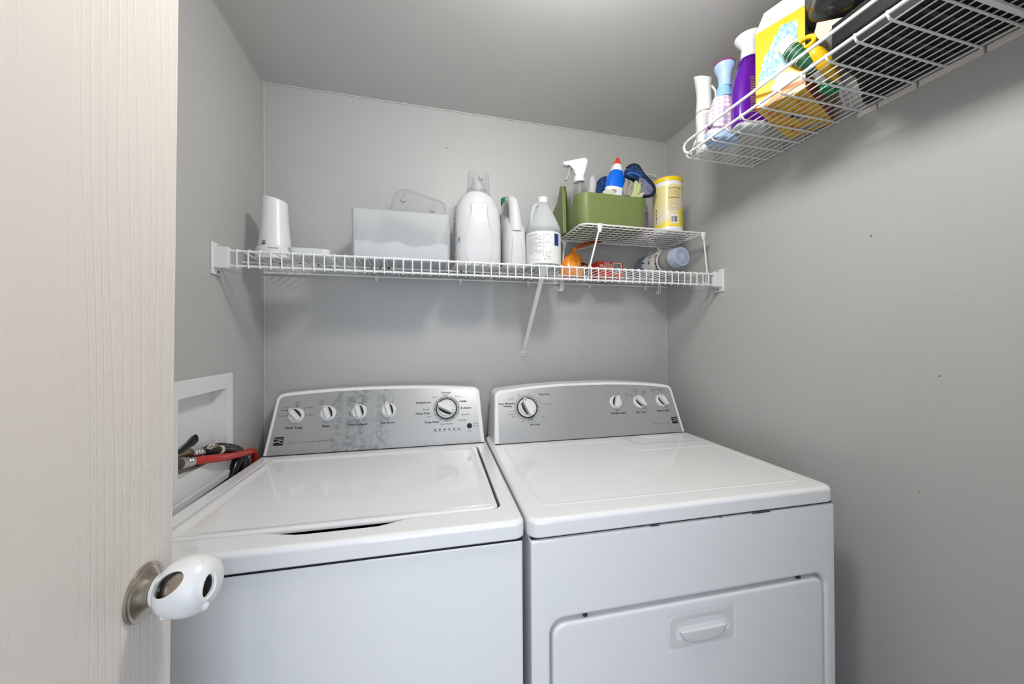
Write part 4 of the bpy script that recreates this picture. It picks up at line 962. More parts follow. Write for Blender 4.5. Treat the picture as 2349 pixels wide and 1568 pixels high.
def bfr(a0=0, off=.0006):   # surface of the lying body: u = arc (around), v = distance from the cap end
    prf = [(.0, .031), (.006, .0400), (.018, .0460), (.030, .0475), (.060, .0475), (.085, .0440), (.100, .0410), (.125, .0420), (.150, .0440), (.172, .0440)]
    def rad(h):
        for (h0, r0), (h1, r1) in zip(prf, prf[1:]):
            if h <= h1: return r0+(r1-r0)*max(0, h-h0)/(h1-h0)
        return .040
    def F_(u, v, d=0):
        r_ = rad(v)+off+d; a = a0+u/.0475
        # angle measured in the world: 0 = straight up, positive turning to the left (-x)
        e1 = Vector((0, 0, 1)); e1 = (e1-ax*e1.dot(ax)).normalized(); e2 = -ax.cross(e1)
        if e2.x > 0: e2 = -e2
        return A0+ax*(.030+v)+(e1*math.cos(a)+e2*math.sin(a))*r_
    return F_
g = bfr(0, .0006); vs = [.034, .045, .055, .065, .075, .085, .093, .100, .112, .125, .138, .150, .168]
lb = [[g(-.050+.180*i/30, v+(.006*math.sin(i*.35) if v < .04 else 0)) for v in vs] for i in range(31)]
ml = mat('bead_label', '#dcdcda', .45)
o = obj('label', skin(lb, closed=False), ml, t, smooth=60)
g = bfr(0, .0011); b = NB()
tf = lambda x, y: g(x, .050-y)
text('Downy', .020, tf, .052, .0, b, align='LEFT', bold=.0006)
stuff(obj('lettering', b, M_black, o, smooth=0))
b = NB(); random.seed(5)
for i in range(9):
    u0, v0, a, L = random.uniform(.01, .09), random.uniform(.085, .150), random.uniform(0, 6.28), random.uniform(.012, .026)
    du, dv = math.cos(a)*L, math.sin(a)*L*.8; wu, wv_ = -math.sin(a)*.004, math.cos(a)*.004
    P = [(u0, v0), (u0+du*.3+wu, v0+dv*.3+wv_), (u0+du*.7+wu*.8, v0+dv*.7+wv_*.8), (u0+du, v0+dv), (u0+du*.7-wu*.6, v0+dv*.7-wv_*.6), (u0+du*.3-wu*.8, v0+dv*.3-wv_*.8)]
    if all(.07 < p[1] < .165 for p in P): poly([g(*p) for p in P], b)
stuff(obj('leaf_print', b, mat('slate_print', '#414b5b', .5), o, smooth=0))
b = skin([[g(.02+.10*i/14, v) for v in (.128, .14, .152, .166)] for i in range(15)], closed=False); obj('label_band', b, mat('bluegrey_print', '#7f8fa5', .5), o)

# ============================================================= THINGS ON THE RACK
Z2 = RZ+.0032
# green tote
t = thing('green_tote', 'olive green plastic cleaning tote full of supplies on the rack', 'tote', (1.15, -.18, Z2))
M_gr = mat('olive_plastic', '#6b7946', .38)
def tote(e_, z, k=10): return rrect(1.0200+e_, 1.2860-e_, -.2790+e_*.6, -.0860-e_*.6, max(.036-e_*.6, .01), k)
def rimz(x, y):
    h = .1060
    s = max(0, 1-abs(y+.2050)/.030) if x < 1.075 else 0
    s2 = max(0, 1-abs(y+.108)/.022) if x < 1.06 else 0
    fx = max(0, min(1, (1.075-x)/.05))
    p = max(0, 1-abs(y+.150)/.034) if x < 1.055 else 0
    return h-.034*(s*s*(3-2*s))*fx+.070*(p*p*(3-2*p))*max(0, min(1, (1.048-x)/.025))
def tring(e_, z): return [Vector((p[0], p[1], Z2+z)) for p in tote(e_, z)]
def subd(P, m=.006):
    o = []
    for a, c in zip(P, P[1:]+P[:1]):
        a, c = Vector(a), Vector(c); k = max(1, int((c-a).length/m)); o += [a+(c-a)*j/k for j in range(k)]
    return o
base = subd([(p[0], p[1], 0) for p in tote(0, 0)]); ctr = Vector((1.153, -.1825, 0))
def lev(f_, s_, shr): return [Vector((ctr.x+(p.x-ctr.x)*shr, ctr.y+(p.y-ctr.y)*shr, Z2+f_*(rimz(p.x, p.y)+s_))) for p in base]
rings = [lev(0, 0, .925), [v+Vector((0, 0, .003)) for v in lev(0, 0, .945)], lev(.35, 0, .965), lev(.7, 0, .985), lev(.97, 0, 1.0), lev(1, 0, 1.006), lev(1, .0006, .996), lev(.97, 0, .982), lev(.5, 0, .955), [v+Vector((0, 0, .006)) for v in lev(0, 0, .90)]]
obj('tote_body', skin(rings), M_gr, t, smooth=50)
# upright handle fin at the left end with its stepped rear edge
fn = [(-.1270, .0), (-.1240, .060), (-.1200, .100), (-.1150, .150), (-.1200, .176), (-.1330, .184), (-.1450, .183), (-.1530, .173), (-.1620, .150), (-.1700, .125), (-.1780, .105), (-.1800, 0)]
fn2 = [(-.102, .0), (-.099, .055), (-.080, .078), (-.062, .092), (-.060, .106), (-.072, .116), (-.092, .122), (-.110, .128), (-.126, .150), (-.132, .176), (-.140, .180), (-.152, .170), (-.160, .14), (-.165, 0)]
b = prism([(y, Z2+z) for y, z in fn2], 1.0060, 1.0200, lambda u, v, d: Vector((d, u, v)), bev=.002)
obj('handle_end', b, M_gr, t, smooth=40, label='tall left end of the tote with hand grip')
# clear spray bottle in the tote
cx, cy = 1.060, -.190
t = thing('spray_bottle', 'clear bottle with white trigger spray head in the green tote', 'spray bottle', (cx, cy, Z2+.01))
obj('body', lathe((cx, cy, Z2+.008), [(.026, 0), (.030, .004), (.030, .080), (.0295, .110), (.0260, .135), (.0195, .160), (.0150, .176), (.0140, .182)], 32), mat('clear_pet', '#e6e8e3', .05, trans=.93, ior=1.15), t, smooth=60)
q = (cx-.002, cy, Z2+.186)
obj('collar', lathe(q, [(.0195, -.010), (.0200, -.004), (.0190, .006), (.0165, .013)], 30, axis=(-.06, .0, 1)), M_plast, t)
hd_ = [(-.0660, .058), (-.0620, .046), (-.0490, .044), (-.0420, .049), (-.0360, .048), (-.0300, .040), (-.0250, .026), (-.0170, .012), (.0140, .014), (.0165, .030), (.0200, .044), (.0275, .062), (.0290, .074), (.0230, .083), (.0150, .0835)]
obj('spray_head', prism([(cx+u, Z2+.186+v*.93) for u, v in hd_], cy-.0105, cy+.0105, lambda u, v, d: Vector((u, d, v)), bev=.004), M_plast, t, smooth=50)
b = tube([(cx-.037, cy, Z2+.230), (cx-.040, cy, Z2+.212), (cx-.046, cy, Z2+.192), (cx-.053, cy, Z2+.178)], .0045, 10, smooth=5)
obj('trigger', b, mat('trigger_grey', '#a5a19a', .3), t, label='grey trigger')
obj('dip_tube', tube([(cx, cy, Z2+.176), (cx+.002, cy, Z2+.02)], .0022, 8), M_plast, t)
# small white nozzle bottle
t = thing('nozzle_bottle', 'white bottle with rounded tip at the back of the green tote', 'bottle', (1.152, -.110, Z2+.01))
obj('body', sup((1.152, -.110, Z2+.008), [(0, .020, .016, 2.5), (.006, .023, .019, 2.5), (.12, .023, .019, 2.4), (.165, .020, .017, 2.3), (.190, .017, .015, 2.2), (.215, .0135, .012, 2), (.232, .0095, .009, 2), (.239, .004, .004, 2)], 28, sm=3), M_hdpe, t, smooth=60)
# blue toilet cleaner leaning in the tote
B0 = Vector((1.1740, -.205, Z2+.010)); ax2 = Vector((.115, 0, 1)).normalized()
t = thing('toilet_cleaner', 'bright blue squeeze bottle with white neck and red cap leaning in the tote', 'bottle', B0)
Rm = ax2.to_track_quat('Z', 'X').to_matrix(); 
def supa(secs, n=36, sm=3, off=0, a0=0, a1=2*PI, closed=True):
    P = spl([(s[0], s[1], s[2]) for s in secs], sm); e1 = Vector((ax2.z, 0, -ax2.x)); e2 = Vector((0, 1, 0)); rings = []
    for p in P:
        r_ = []
        for i in range(n+(0 if closed else 1)):
            a = a0+(a1-a0)*i/n; c_, s_ = math.cos(a), math.sin(a); ex = 2.5
            r_.append(B0+ax2*p.x+e1*(p.y+off)*abs(c_)**(2/ex)*(1 if c_ > 0 else -1)+e2*(p.z+off)*abs(s_)**(2/ex)*(1 if s_ > 0 else -1))
        rings.append(r_)
    return skin(rings, closed=closed)
bs = [(0, .034, .022), (.006, .038, .026), (.10, .039, .027), (.15, .0385, .027), (.185, .034, .025), (.205, .026, .022), (.2130, .022, .021)]
obj('body', supa(bs), mat('blue_bottle', '#0a63d6', .18), t, smooth=60)
obj('neck', supa([(.212, .0215, .0205), (.226, .0190, .0185), (.238, .0150, .0150)]), M_plast, t)
obj('cap', supa([(.236, .0150, .0150), (.246, .0120, .012), (.255, .0075, .0075), (.262, .0060, .006), (.267, .003, .003)]), mat('red_cap', '#d9301f', .35), t, label='red cap')
def lbl(x): return 1
lab = [(.060, .0388, .0268), (.10, .039, .027), (.13, .039, .027), (.148, .0385, .027)]
o = obj('label', supa(lab, off=.0005, a0=PI*1.02, a1=PI*1.62, n=18, closed=False), mat('label_paper', '#dcdcda'), t)
o2 = obj('label', supa([(.060, .0388, .0268), (.10, .039, .027), (.122, .039, .027)], off=.0006, a0=PI*1.60, a1=PI*1.86, n=14, closed=False), mat('lightblue_label', '#a8d8ec', .4), t, label='pale blue label panel')
e1 = Vector((ax2.z, 0, -ax2.x)); cL = B0+ax2*.130+e1*(-.017)+Vector((0, -.0282, 0)); b = NB()
for i in range(20):
    a_, c_ = 2*PI*i/20, 2*PI*(i+1)/20
    poly([cL+e1*(rr_*1.25*math.cos(w))+ax2*(rr_*.75*math.sin(w)) for rr_, w in ((.0062, a_), (.0080, a_), (.0080, c_), (.0062, c_))], b)
obj('label_logo', b, mat('red_logo', '#b3283a', .5), o, smooth=0)
b = NB(); gq = lambda u, v: cL+e1*u+ax2*v+Vector((0, -.0002, 0)); text('CLOROX', .0042, gq, 0, 0, b, bold=.0002)
label_bars(gq, -.012, .014, -.055, -.014, 6, b, .2, 4); stuff(obj('label_print', b, mat('navy_print', '#1c2f78', .5), o, smooth=0))
# navy glove-shaped cloth
def blob(name, secs, m_, parent=None, label=None, nz_=.15, n=28, sm=4, seedv=0, loc=None):
    P = spl([s[0] for s in secs], sm); rings = []; K_ = len(P)
    for i, p in enumerate(P):
        k = i/sm; a = int(min(k, len(secs)-2)); f_ = k-a; r1 = secs[a][1]*(1-f_)+secs[a+1][1]*f_; r2_ = secs[a][2]*(1-f_)+secs[a+1][2]*f_
        t_ = (P[min(i+1, K_-1)]-P[max(i-1, 0)]).normalized(); y_ = Vector((0, 1, 0)); y_ = (y_-t_*y_.dot(t_)).normalized(); x_ = y_.cross(t_)
        rings.append([p+(x_*math.cos(2*PI*q_/n)*r1+y_*math.sin(2*PI*q_/n)*r2_)*(1+nz_*noise.noise(Vector((math.cos(2*PI*q_/n)*2.2+seedv, math.sin(2*PI*q_/n)*2.2, i*.5)))) for q_ in range(n)])
    return obj(name, skin(rings), m_, parent, label=label, smooth=70, loc=loc)
M_navy = mat('navy_fleece', '#152a52', .9, bump=(420, .9, (1, 1, 1), .002)); vary(M_navy, 160, '#0c1a38', '#24508f', .4, .75)
t = thing('scrub_mitt', 'navy blue microfibre mitt with black edging stuffed in the tote', 'mitt', (1.24, -.22, Z2+.08))
blob('mitt_back', [((1.150, -.175, 1.76), .012, .010), ((1.152, -.172, 1.800), .020, .012), ((1.158, -.168, 1.842), .019, .012), ((1.172, -.165, 1.862), .012, .012), ((1.190, -.165, 1.868), .007, .007)], M_navy, t)
mo = [(1.206, 1.838), (1.204, 1.852), (1.2100, 1.8680), (1.2240, 1.8785), (1.2400, 1.8830), (1.2540, 1.8800), (1.2640, 1.8690), (1.2750, 1.8550), (1.2900, 1.8420), (1.3060, 1.8290), (1.3180, 1.8140), (1.3210, 1.7990), (1.3150, 1.7850), (1.3020, 1.7770), (1.2850, 1.7750), (1.2640, 1.7770)]
obj('mitt_cuff', prism([(p.x, p.y) for p in spl([(a, c_, 0) for a, c_ in mo], 3)]+[(1.258, 1.800), (1.254, 1.826), (1.240, 1.834), (1.220, 1.836)], -.2430, -.2600, lambda u, v, d: Vector((u, d, v)), bev=.004), M_navy, t, smooth=60)
edge_ = [(a, -.2570, c_) for a, c_ in mo[2:]]
obj('mitt_edging', tube(edge_, .0042, 10, smooth=5), mat('black_binding', '#090a0e', .8), t, label='black edging')
face = [(1.256, 1.836), (1.266, 1.838), (1.280, 1.832), (1.296, 1.818), (1.309, 1.805), (1.309, 1.793), (1.298, 1.783), (1.280, 1.779), (1.266, 1.782), (1.258, 1.800), (1.253, 1.818)]
obj('mitt_palm', prism(face, -.2590, -.2620, lambda u, v, d: Vector((u, d, v)), bev=.0008), mat('grey_lining', '#6f7484', .85), t, label='grey printed lining')
b = NB(); gq = lambda u, v: Vector((u, -.2624, v)); 
for x_, z_, L_, a_ in ((1.268, 1.822, .010, 2.2), (1.274, 1.826, .008, 2.3), (1.266, 1.812, .009, 2.5), (1.286, 1.800, .010, .75), (1.292, 1.792, .011, .75), (1.262, 1.806, .007, 1.1)):
    ca, sa = math.cos(a_), math.sin(a_); flat([(x_, z_), (x_+L_*ca, z_+L_*sa), (x_+L_*ca-.0022*sa, z_+L_*sa+.0022*ca), (x_-.0022*sa, z_+.0022*ca)], gq, b)
for k in range(14):
    q = [(1.3000+r_*math.cos(w), 1.7920+r_*.7*math.sin(w)) for r_, w in ((.0032, 2*PI*k/14), (.0048, 2*PI*k/14), (.0048, 2*PI*(k+1)/14), (.0032, 2*PI*(k+1)/14))]; flat(q, gq, b)
stuff(obj('lettering', b, M_navy, t, smooth=0))
obj('mitt_fold', tube([(1.208, -.258, 1.8440), (1.224, -.262, 1.8490), (1.244, -.263, 1.8460), (1.262, -.262, 1.8400)], .0042, 10, smooth=5), mat('blue_fold', '#2a5c9c', .8), t, label='brighter blue fold')
# twisted cloths
M_gc = mat('grey_cloth', '#8f8a80', .9, bump=(150, .8, (1, 1, 1), .003)); M_lc = mat('lime_cloth', '#a9b77c', .9, bump=(150, .8, (1, 1, 1), .003))
t = thing('grey_cloth', 'twisted grey cloth between the blue bottle and the mitt', 'cloth', (1.225, -.245, Z2+.08))
for i, P_ in enumerate((((1.212, 1.775), (1.210, 1.800), (1.218, 1.826), (1.228, 1.828)), ((1.222, 1.770), (1.222, 1.795), (1.232, 1.814), (1.234, 1.824)), ((1.216, 1.770), (1.226, 1.785), (1.238, 1.800), (1.240, 1.815)), ((1.236, 1.765), (1.250, 1.777), (1.262, 1.792), (1.266, 1.806)), ((1.246, 1.764), (1.258, 1.770), (1.270, 1.782), (1.272, 1.792)))):
    obj('cloth_fold', tube([(x_, -.243-.0035*i, z_) for x_, z_ in P_], .0075, 12, smooth=5, radii=[.0080, .0085, .0070, .0040]), M_gc if i < 3 else mat('beige_cloth', '#b3b09c', .9), t)
t = thing('lime_cloth', 'pale green twisted cloth under the mitt', 'cloth', (1.25, -.25, Z2+.08))
for i, P_ in enumerate((((1.228, 1.765), (1.240, 1.785), (1.246, 1.805), (1.250, 1.828)), ((1.238, 1.765), (1.252, 1.787), (1.258, 1.806), (1.258, 1.824)))):
    obj('cloth_fold', tube([(x_, -.252-.003*i, z_) for x_, z_ in P_], .0085, 12, smooth=5, radii=[.0085, .0095, .0085, .0070]), M_lc, t)
o = obj('folded_wipe', prism([(1.130, 1.765), (1.128, 1.786), (1.140, 1.796), (1.166, 1.797), (1.175, 1.780), (1.172, 1.765)], -.236, -.228, lambda u, v, d: Vector((u, d, v)), bev=.002), mat('pale_green_cloth', '#bcc4a8', .9), loc=(1.15, -.23, 1.765))
tag(o, 'pale green folded wipe at the front rim of the tote, left of the blue bottle', 'wipe')
# wipes canister
cx, cy = 1.3930, -.2320
t = thing('wipes_canister', 'tall yellow and white wipes canister with yellow lid, right end of the rack', 'canister', (cx, cy, Z2))
obj('body', lathe((cx, cy, Z2), [(.0480, 0), (.0505, .003), (.0510, .006), (.0510, .178), (.0500, .182)], 56), M_plast, t, smooth=40)
M_wl = mat('wipes_label', '#e9d76a', .35)
n, l, b_ = nodes(M_wl)
tc = n.new('ShaderNodeTexCoord'); sp = n.new('ShaderNodeSeparateXYZ'); l.new(tc.outputs['Generated'], sp.inputs[0])
ad = n.new('ShaderNodeMath'); ad.operation = 'MULTIPLY_ADD'; ad.inputs[1].default_value = -.55; l.new(sp.outputs[0], ad.inputs[0]); l.new(sp.outputs[2], ad.inputs[2])
rp = n.new('ShaderNodeValToRGB'); el = rp.color_ramp.elements; el[0].position = 0; el[0].color = hx('#e6cc3a'); el[1].position = 1; el[1].color = hx('#d9cd86')
for p_, c_ in ((.05, '#e2cb4c'), (.07, '#d6c8ac'), (.28, '#d8ccb4'), (.45, '#d8cc92')): e_ = el.new(p_); e_.color = hx(c_)
l.new(ad.outputs[0], rp.inputs[0]); l.new(rp.outputs[0], b_.inputs['Base Color'])
lb = [[(cx+.0514*math.cos(R(a)), cy+.0514*math.sin(R(a)), Z2+z) for z in (.016, .165)] for a in range(-215, 46, 5)]
o = obj('label', skin(lb, closed=False), M_wl, t, smooth=60, label='yellow printed wrap label')
g = cylfr((cx, cy), .0514, .0003, -122); b = NB()
label_bars(g, -.004, .046, .072+Z2, .158+Z2, 20, b, .3, 6, .3); label_bars(g, .044, .060, .02+Z2, .07+Z2, 9, b, .3, 7, .2)
stuff(obj('label_print', b, mat('ochre_print', '#a08a5a', .6), o, smooth=0))
b = NB(); label_bars(g, -.002, .042, .1500+Z2, .1540+Z2, 1, b, .6, 9, 0); label_bars(g, -.002, .040, .1160+Z2, .1200+Z2, 1, b, .6, 10, 0)
stuff(obj('label_heading', b, M_black, o, smooth=0))
b = NB()
for z_, h_, w_ in ((.034, .004, .004), (.042, .005, .005), (.050, .008, .005), (.062, .010, .004), (.076, .008, .005)): curved((-.050+.001*(h_*1000 % 2), -.050+w_, Z2+z_, Z2+z_+h_), g, b, 3)
stuff(obj('lettering', b, mat('brown_print', '#4a3320', .6), o, smooth=0))
bb = obj('barcode_panel', curved((.004, .034, Z2+.026, Z2+.058), cylfr((cx, cy), .0514, .0004, -122), NB(), 6), M_plast, o, smooth=0)
barcode(o, cylfr((cx, cy), .0514, .0007, -122), .0075, .0305, Z2+.031, Z2+.052, 12)
obj('lid', lathe((cx, cy, Z2+.180), [(.0500, 0), (.0522, .001), (.0525, .012), (.0505, .016), (.0460, .017)], 56), mat('yellow_lid', '#e3c31f', .3), t, label='yellow lid')
# pink bottle behind
o = obj('pink_bottle', sup((1.338, -.150, Z2), [(0, .020, .018, 2.3), (.004, .024, .021, 2.3), (.11, .0245, .021, 2.3), (.13, .021, .018, 2.2), (.150, .012, .012, 2), (.168, .011, .011, 2)], 28), mat('mauve_bottle', '#c9b2b8', .35), loc=(1.338, -.15, Z2))
tag(o, 'slim mauve bottle squeezed between the green tote and the wipes canister', 'bottle'); 
b = NB(); label_bars(lambda u, v: Vector((1.334+u, -.1718, v)), .0, .020, Z2+.012, Z2+.1, 12, b, .4, 2)
stuff(obj('label_print', b, mat('purple_print', '#4a3a6a', .6), o, smooth=0))
# bent white wire on the back wall
o = obj('wall_hook', tube([(1.4470, -.002, 1.9700), (1.4480, -.016, 1.9745), (1.4560, -.020, 1.9785), (1.4850, -.020, 1.9790), (1.4935, -.020, 1.9770), (1.4945, -.020, 1.9710)], .0021, 8, smooth=4), M_wire, loc=(1.447, -.002, 1.97))
tag(o, 'small bent white wire hook on the back wall above the wipes canister', 'hook')

# ============================================================= THINGS ON THE UPPER SHELF
Z3 = 1.8302
def rotz(p, c, a): ca, sa = math.cos(a), math.sin(a); return Vector((c[0]+(p[0]-c[0])*ca-(p[1]-c[1])*sa, c[1]+(p[0]-c[0])*sa+(p[1]-c[1])*ca, p[2]))
# white mister
c = (1.3460, -.4640, Z3)
t = thing('mister_bottle', 'all-white mist spray bottle at the far end of the upper shelf', 'spray bottle', c)
obj('body', lathe(c, [(.0195, 0), (.0215, .003), (.0225, .008), (.0232, .120)], 36), M_plast, t)
obj('grey_ring', lathe(c, [(.0232, .120), (.0234, .121), (.0234, .1235), (.0232, .1245)], 36, capa=False, capb=False), mat('ring_grey', '#9d9a90', .4), t)
rings = []
for z, rx, ry, dx in ((.1245, .0228, .0228, 0), (.150, .0208, .0208, 0), (.175, .0200, .0195, 0), (.195, .0205, .0200, -.001), (.212, .0225, .0215, -.002), (.226, .0262, .0225, -.003), (.232, .0275, .0225, -.003)):
    rings.append([Vector((c[0]+dx+.35*rx*0+rx*math.cos(2*PI*i/36), c[1]+ry*1.05*math.sin(2*PI*i/36), c[2]+z-(.012*math.sin(2*PI*i/36)*-1 if z > .22 else 0))) for i in range(36)])
obj('spray_head', skin(rings), M_plast, t, smooth=60)
obj('trigger', tube([(c[0]+.014, c[1]-.016, c[2]+.200), (c[0]+.020, c[1]-.024, c[2]+.178), (c[0]+.018, c[1]-.026, c[2]+.155), (c[0]+.014, c[1]-.022, c[2]+.145)], .0030, 8, smooth=5), M_plast, t)
g = cylfr(c, .0230, .0005, -150); b = NB(); label_bars(g, .004, .030, Z3+.02, Z3+.112, 26, b, .3, 13, .3)
for i in range(10): flat([(-.020, Z3+.03+.006*i), (-.010, Z3+.0305+.006*i), (-.010, Z3+.0315+.006*i), (-.020, Z3+.031+.006*i)], g, b)
stuff(obj('label_print', b, M_gray, t, smooth=0))
b = NB(); random.seed(21)
for i in range(9):
    u_, v_ = -.016+.0022*i, Z3+.006+.003*(i % 3); flat([(u_, v_), (u_+.0012, v_), (u_+.0020, v_+.0035), (u_+.0008, v_+.0035)], g, b)
stuff(obj('script_mark', b, M_black, t, smooth=0))
# lavender plaid mister
c = (1.3480, -.5300, Z3)
t = thing('fabric_spray', 'pale blue spray bottle with lilac plaid sleeve and purple flower, second from far end', 'spray bottle', c)
M_lb = mat('paleblue_plastic', '#a9c4ea', .25); M_pl = mat('plaid_sleeve', '#dfcfe0', .4)
n, l, b_ = nodes(M_pl)
tc = n.new('ShaderNodeTexCoord'); mp = n.new('ShaderNodeMapping'); l.new(tc.outputs['Object'], mp.inputs['Vector']); mp.inputs['Rotation'].default_value = (0, 0, R(30))
fac = None
for dr_, sc_2 in (('X', 22), ('Z', 22)):
    w = n.new('ShaderNodeTexWave'); w.bands_direction = dr_; w.inputs['Scale'].default_value = sc_2; l.new(mp.outputs[0], w.inputs['Vector'])
    r_ = n.new('ShaderNodeValToRGB'); r_.color_ramp.elements[0].position = .42; r_.color_ramp.elements[1].position = .58; l.new(w.outputs['Fac'], r_.inputs[0])
    if fac is None: fac = r_.outputs[0]
    else:
        a_ = n.new('ShaderNodeMath'); a_.operation = 'ADD'; l.new(fac, a_.inputs[0]); l.new(r_.outputs[0], a_.inputs[1]); fac = a_.outputs[0]
mu = n.new('ShaderNodeMath'); mu.operation = 'MULTIPLY'; mu.inputs[1].default_value = .5; l.new(fac, mu.inputs[0])
rp = n.new('ShaderNodeValToRGB'); el = rp.color_ramp.elements; el[0].color = hx('#c9a9c9'); el[1].color = hx('#f3eff4'); e_ = el.new(.5); e_.color = hx('#ddcbe0'); l.new(mu.outputs[0], rp.inputs[0]); l.new(rp.outputs[0], b_.inputs['Base Color'])
rz = R(-16)
obj('body', sup(c, [(0, .040, .027, 2.3), (.004, .0455, .0305, 2.3), (.014, .0470, .0315, 2.3), (.020, .0475, .0315, 2.3)], 44, rz=rz), M_lb, t, smooth=50)
obj('sleeve', sup(c, [(.020, .0470, .0313, 2.3), (.030, .0455, .0308, 2.3), (.055, .0430, .0300, 2.2), (.085, .0370, .0280, 2.1), (.110, .0290, .0250, 2), (.125, .0245, .0225, 2)], 44, rz=rz, sm=3), M_pl, t, smooth=60, label='lilac and white plaid sleeve')
obj('neck', sup((c[0]+.001, c[1]-.005, c[2]), [(.122, .0243, .0223, 2), (.140, .0195, .019, 2), (.152, .0175, .0175, 2)], 36), mat('sky_plastic', '#8fbbe6', .25), t, smooth=60)
b = sup((c[0]+.002, c[1]-.008, c[2]), [(.152, .0170, .0170, 2), (.170, .0160, .0160, 2), (.185, .0175, .0175, 2), (.198, .0225, .0220, 2), (.2085, .0275, .0255, 2), (.2150, .0275, .0255, 2)], 36, sm=3)
obj('spray_head', b, M_lb, t, smooth=60)
obj('head_cap', sup((c[0]+.002, c[1]-.008, c[2]), [(.2145, .0280, .0260, 2), (.2185, .0280, .0260, 2), (.2215, .0240, .0220, 2)], 36), mat('plum_plastic', '#8c2d6e', .3), t, label='plum coloured top')
fl = NB(); random.seed(3)
def efr(u, v, off=.0008):   # ellipse surface of the sleeve facing the aisle
    a = R(232)+u/.036; hw, hd = .0462+off, .0311+off
    x, y = hw*math.cos(a), hd*math.sin(a); return Vector((c[0]+x*math.cos(rz)-y*math.sin(rz), c[1]+x*math.sin(rz)+y*math.cos(rz), v))
for i in range(12):
    u0, v0 = random.uniform(-.022, -.006), Z3+random.uniform(.018, .048); a = random.uniform(0, 6.28); L = random.uniform(.007, .012)
    du, dv = math.cos(a)*L, math.sin(a)*L; wu, wv_ = -math.sin(a)*L*.35, math.cos(a)*L*.35
    poly([efr(*p) for p in ((u0, v0), (u0+du*.35+wu, v0+dv*.35+wv_), (u0+du, v0+dv), (u0+du*.35-wu, v0+dv*.35-wv_))], fl)
stuff(obj('flower_print', fl, mat('violet_print', '#6a3a66', .5), t, smooth=0, label='purple flower print'))
b = NB(); label_bars(lambda u, v: efr(u, v), .012, .024, Z3+.024, Z3+.085, 18, b, .35, 15, .2); stuff(obj('label_print', b, mat('violet_grey_print', '#6f6280', .6), t, smooth=0))
# purple bottle
c = (1.3700, -.6000, Z3); rz = R(-17)
M_pu = mat('purple_plastic', '#56128f', .14)
t = thing('purple_bottle', 'glossy purple bottle with white flared nozzle beside the yellow carton', 'bottle', c)
obj('base_cup', sup(c, [(0, .034, .021, 3), (.004, .040, .0245, 3), (.010, .0415, .0255, 3)], 40, rz=rz), mat('pale_base', '#c9ced2', .4), t, label='pale translucent base')
obj('body', sup(c, [(.010, .0420, .0262, 3), (.020, .0445, .0275, 3), (.060, .0450, .0280, 2.8), (.100, .0440, .0280, 2.6), (.135, .0400, .0270, 2.4), (.160, .0330, .0240, 2.2), (.180, .0260, .0210, 2), (.192, .0205, .0190, 2)], 44, rz=rz, sm=3), M_pu, t, smooth=60)
b = NB()
for i in range(8):
    h = .150+.0052*i; s_ = 1-(h-.135)/.075
    pts = [Vector((c[0]+(.0215+.0165*s_)*math.cos(2*PI*k/36), c[1]+(.0190+.0075*s_)*math.sin(2*PI*k/36), c[2]+h)) for k in range(36)]
    pts = [rotz(p, c, rz) for p in pts]; tube(pts, .0007, 5, bm=b, closed=True)
obj('neck_ribs', b, M_pu, t)
obj('nozzle_collar', lathe((c[0], c[1], c[2]), [(.0200, .190), (.0215, .192), (.0200, .212), (.0180, .214)], 36), M_plast, t)
obj('nozzle', sup(c, [(.213, .0180, .0175, 2), (.222, .0195, .0185, 2), (.232, .0260, .0220, 2), (.241, .0330, .0265, 2), (.249, .0350, .0285, 2), (.2530, .0330, .0270, 2)], 36, sm=3, rz=R(-40)), M_plast, t, smooth=60)
b = NB()
def pfr(u, v): 
    p = Vector((c[0]-.0150+.3*0+u, c[1]-.0288, v)); return rotz((p.x, p.y, p.z), c, rz)
label_bars(lambda u, v: pfr(u, v), .000, .034, Z3+.03, Z3+.125, 22, b, .4, 16, .2); stuff(obj('label_print', b, mat('gold_print', '#a08a5c', .5), t, smooth=0))
# yellow duster carton
FL, FR_, BR_, BL_ = Vector((1.3105, -.6705)), Vector((1.3474, -.7621)), Vector((1.5553, -.6800)), Vector((1.5184, -.5884))
t = thing('duster_carton', 'open yellow carton with printed blue feather duster on the upper shelf', 'carton', ((1.43), (-.675), Z3))
M_y = mat('yellow_card', '#dcab0c', .28, spec=.6); M_cw = mat('inner_card', '#d2d0cb', .6); HT = .186
def bq(P, z0, z1): return [Vector((p.x, p.y, z)) for z in (z0, z1) for p in P]
C4 = [FL, FR_, BR_, BL_]
b = NB(); cn = sum(C4, Vector((0, 0)))/4
inn4 = [(p-cn)*.985+cn for p in C4]
rings = [[Vector((p.x, p.y, z)) for p in P_] for P_, z in ((C4, Z3), (C4, Z3+HT), (inn4, Z3+HT), (inn4, Z3+.001))]
obj('carton_body', skin(rings, capa=True, capb=True), M_y, t, smooth=0)
fd = (FR_-FL).normalized(); nx_ = Vector((fd.y, -fd.x)); nx_ = nx_ if nx_.x < 0 else -nx_     # outward normal of the aisle face
wF = (FR_-FL).length; g = lambda u, v, d=.0006: Vector((FL.x+fd.x*u+nx_.x*d, FL.y+fd.y*u+nx_.y*d, Z3+v))
b = flat([(.0, .0), (wF, .0), (wF, .026), (wF*.55, .021), (.0, .012)], g, NB()); obj('orange_band', b, mat('orange_card', '#f07c12', .3), t, smooth=0)
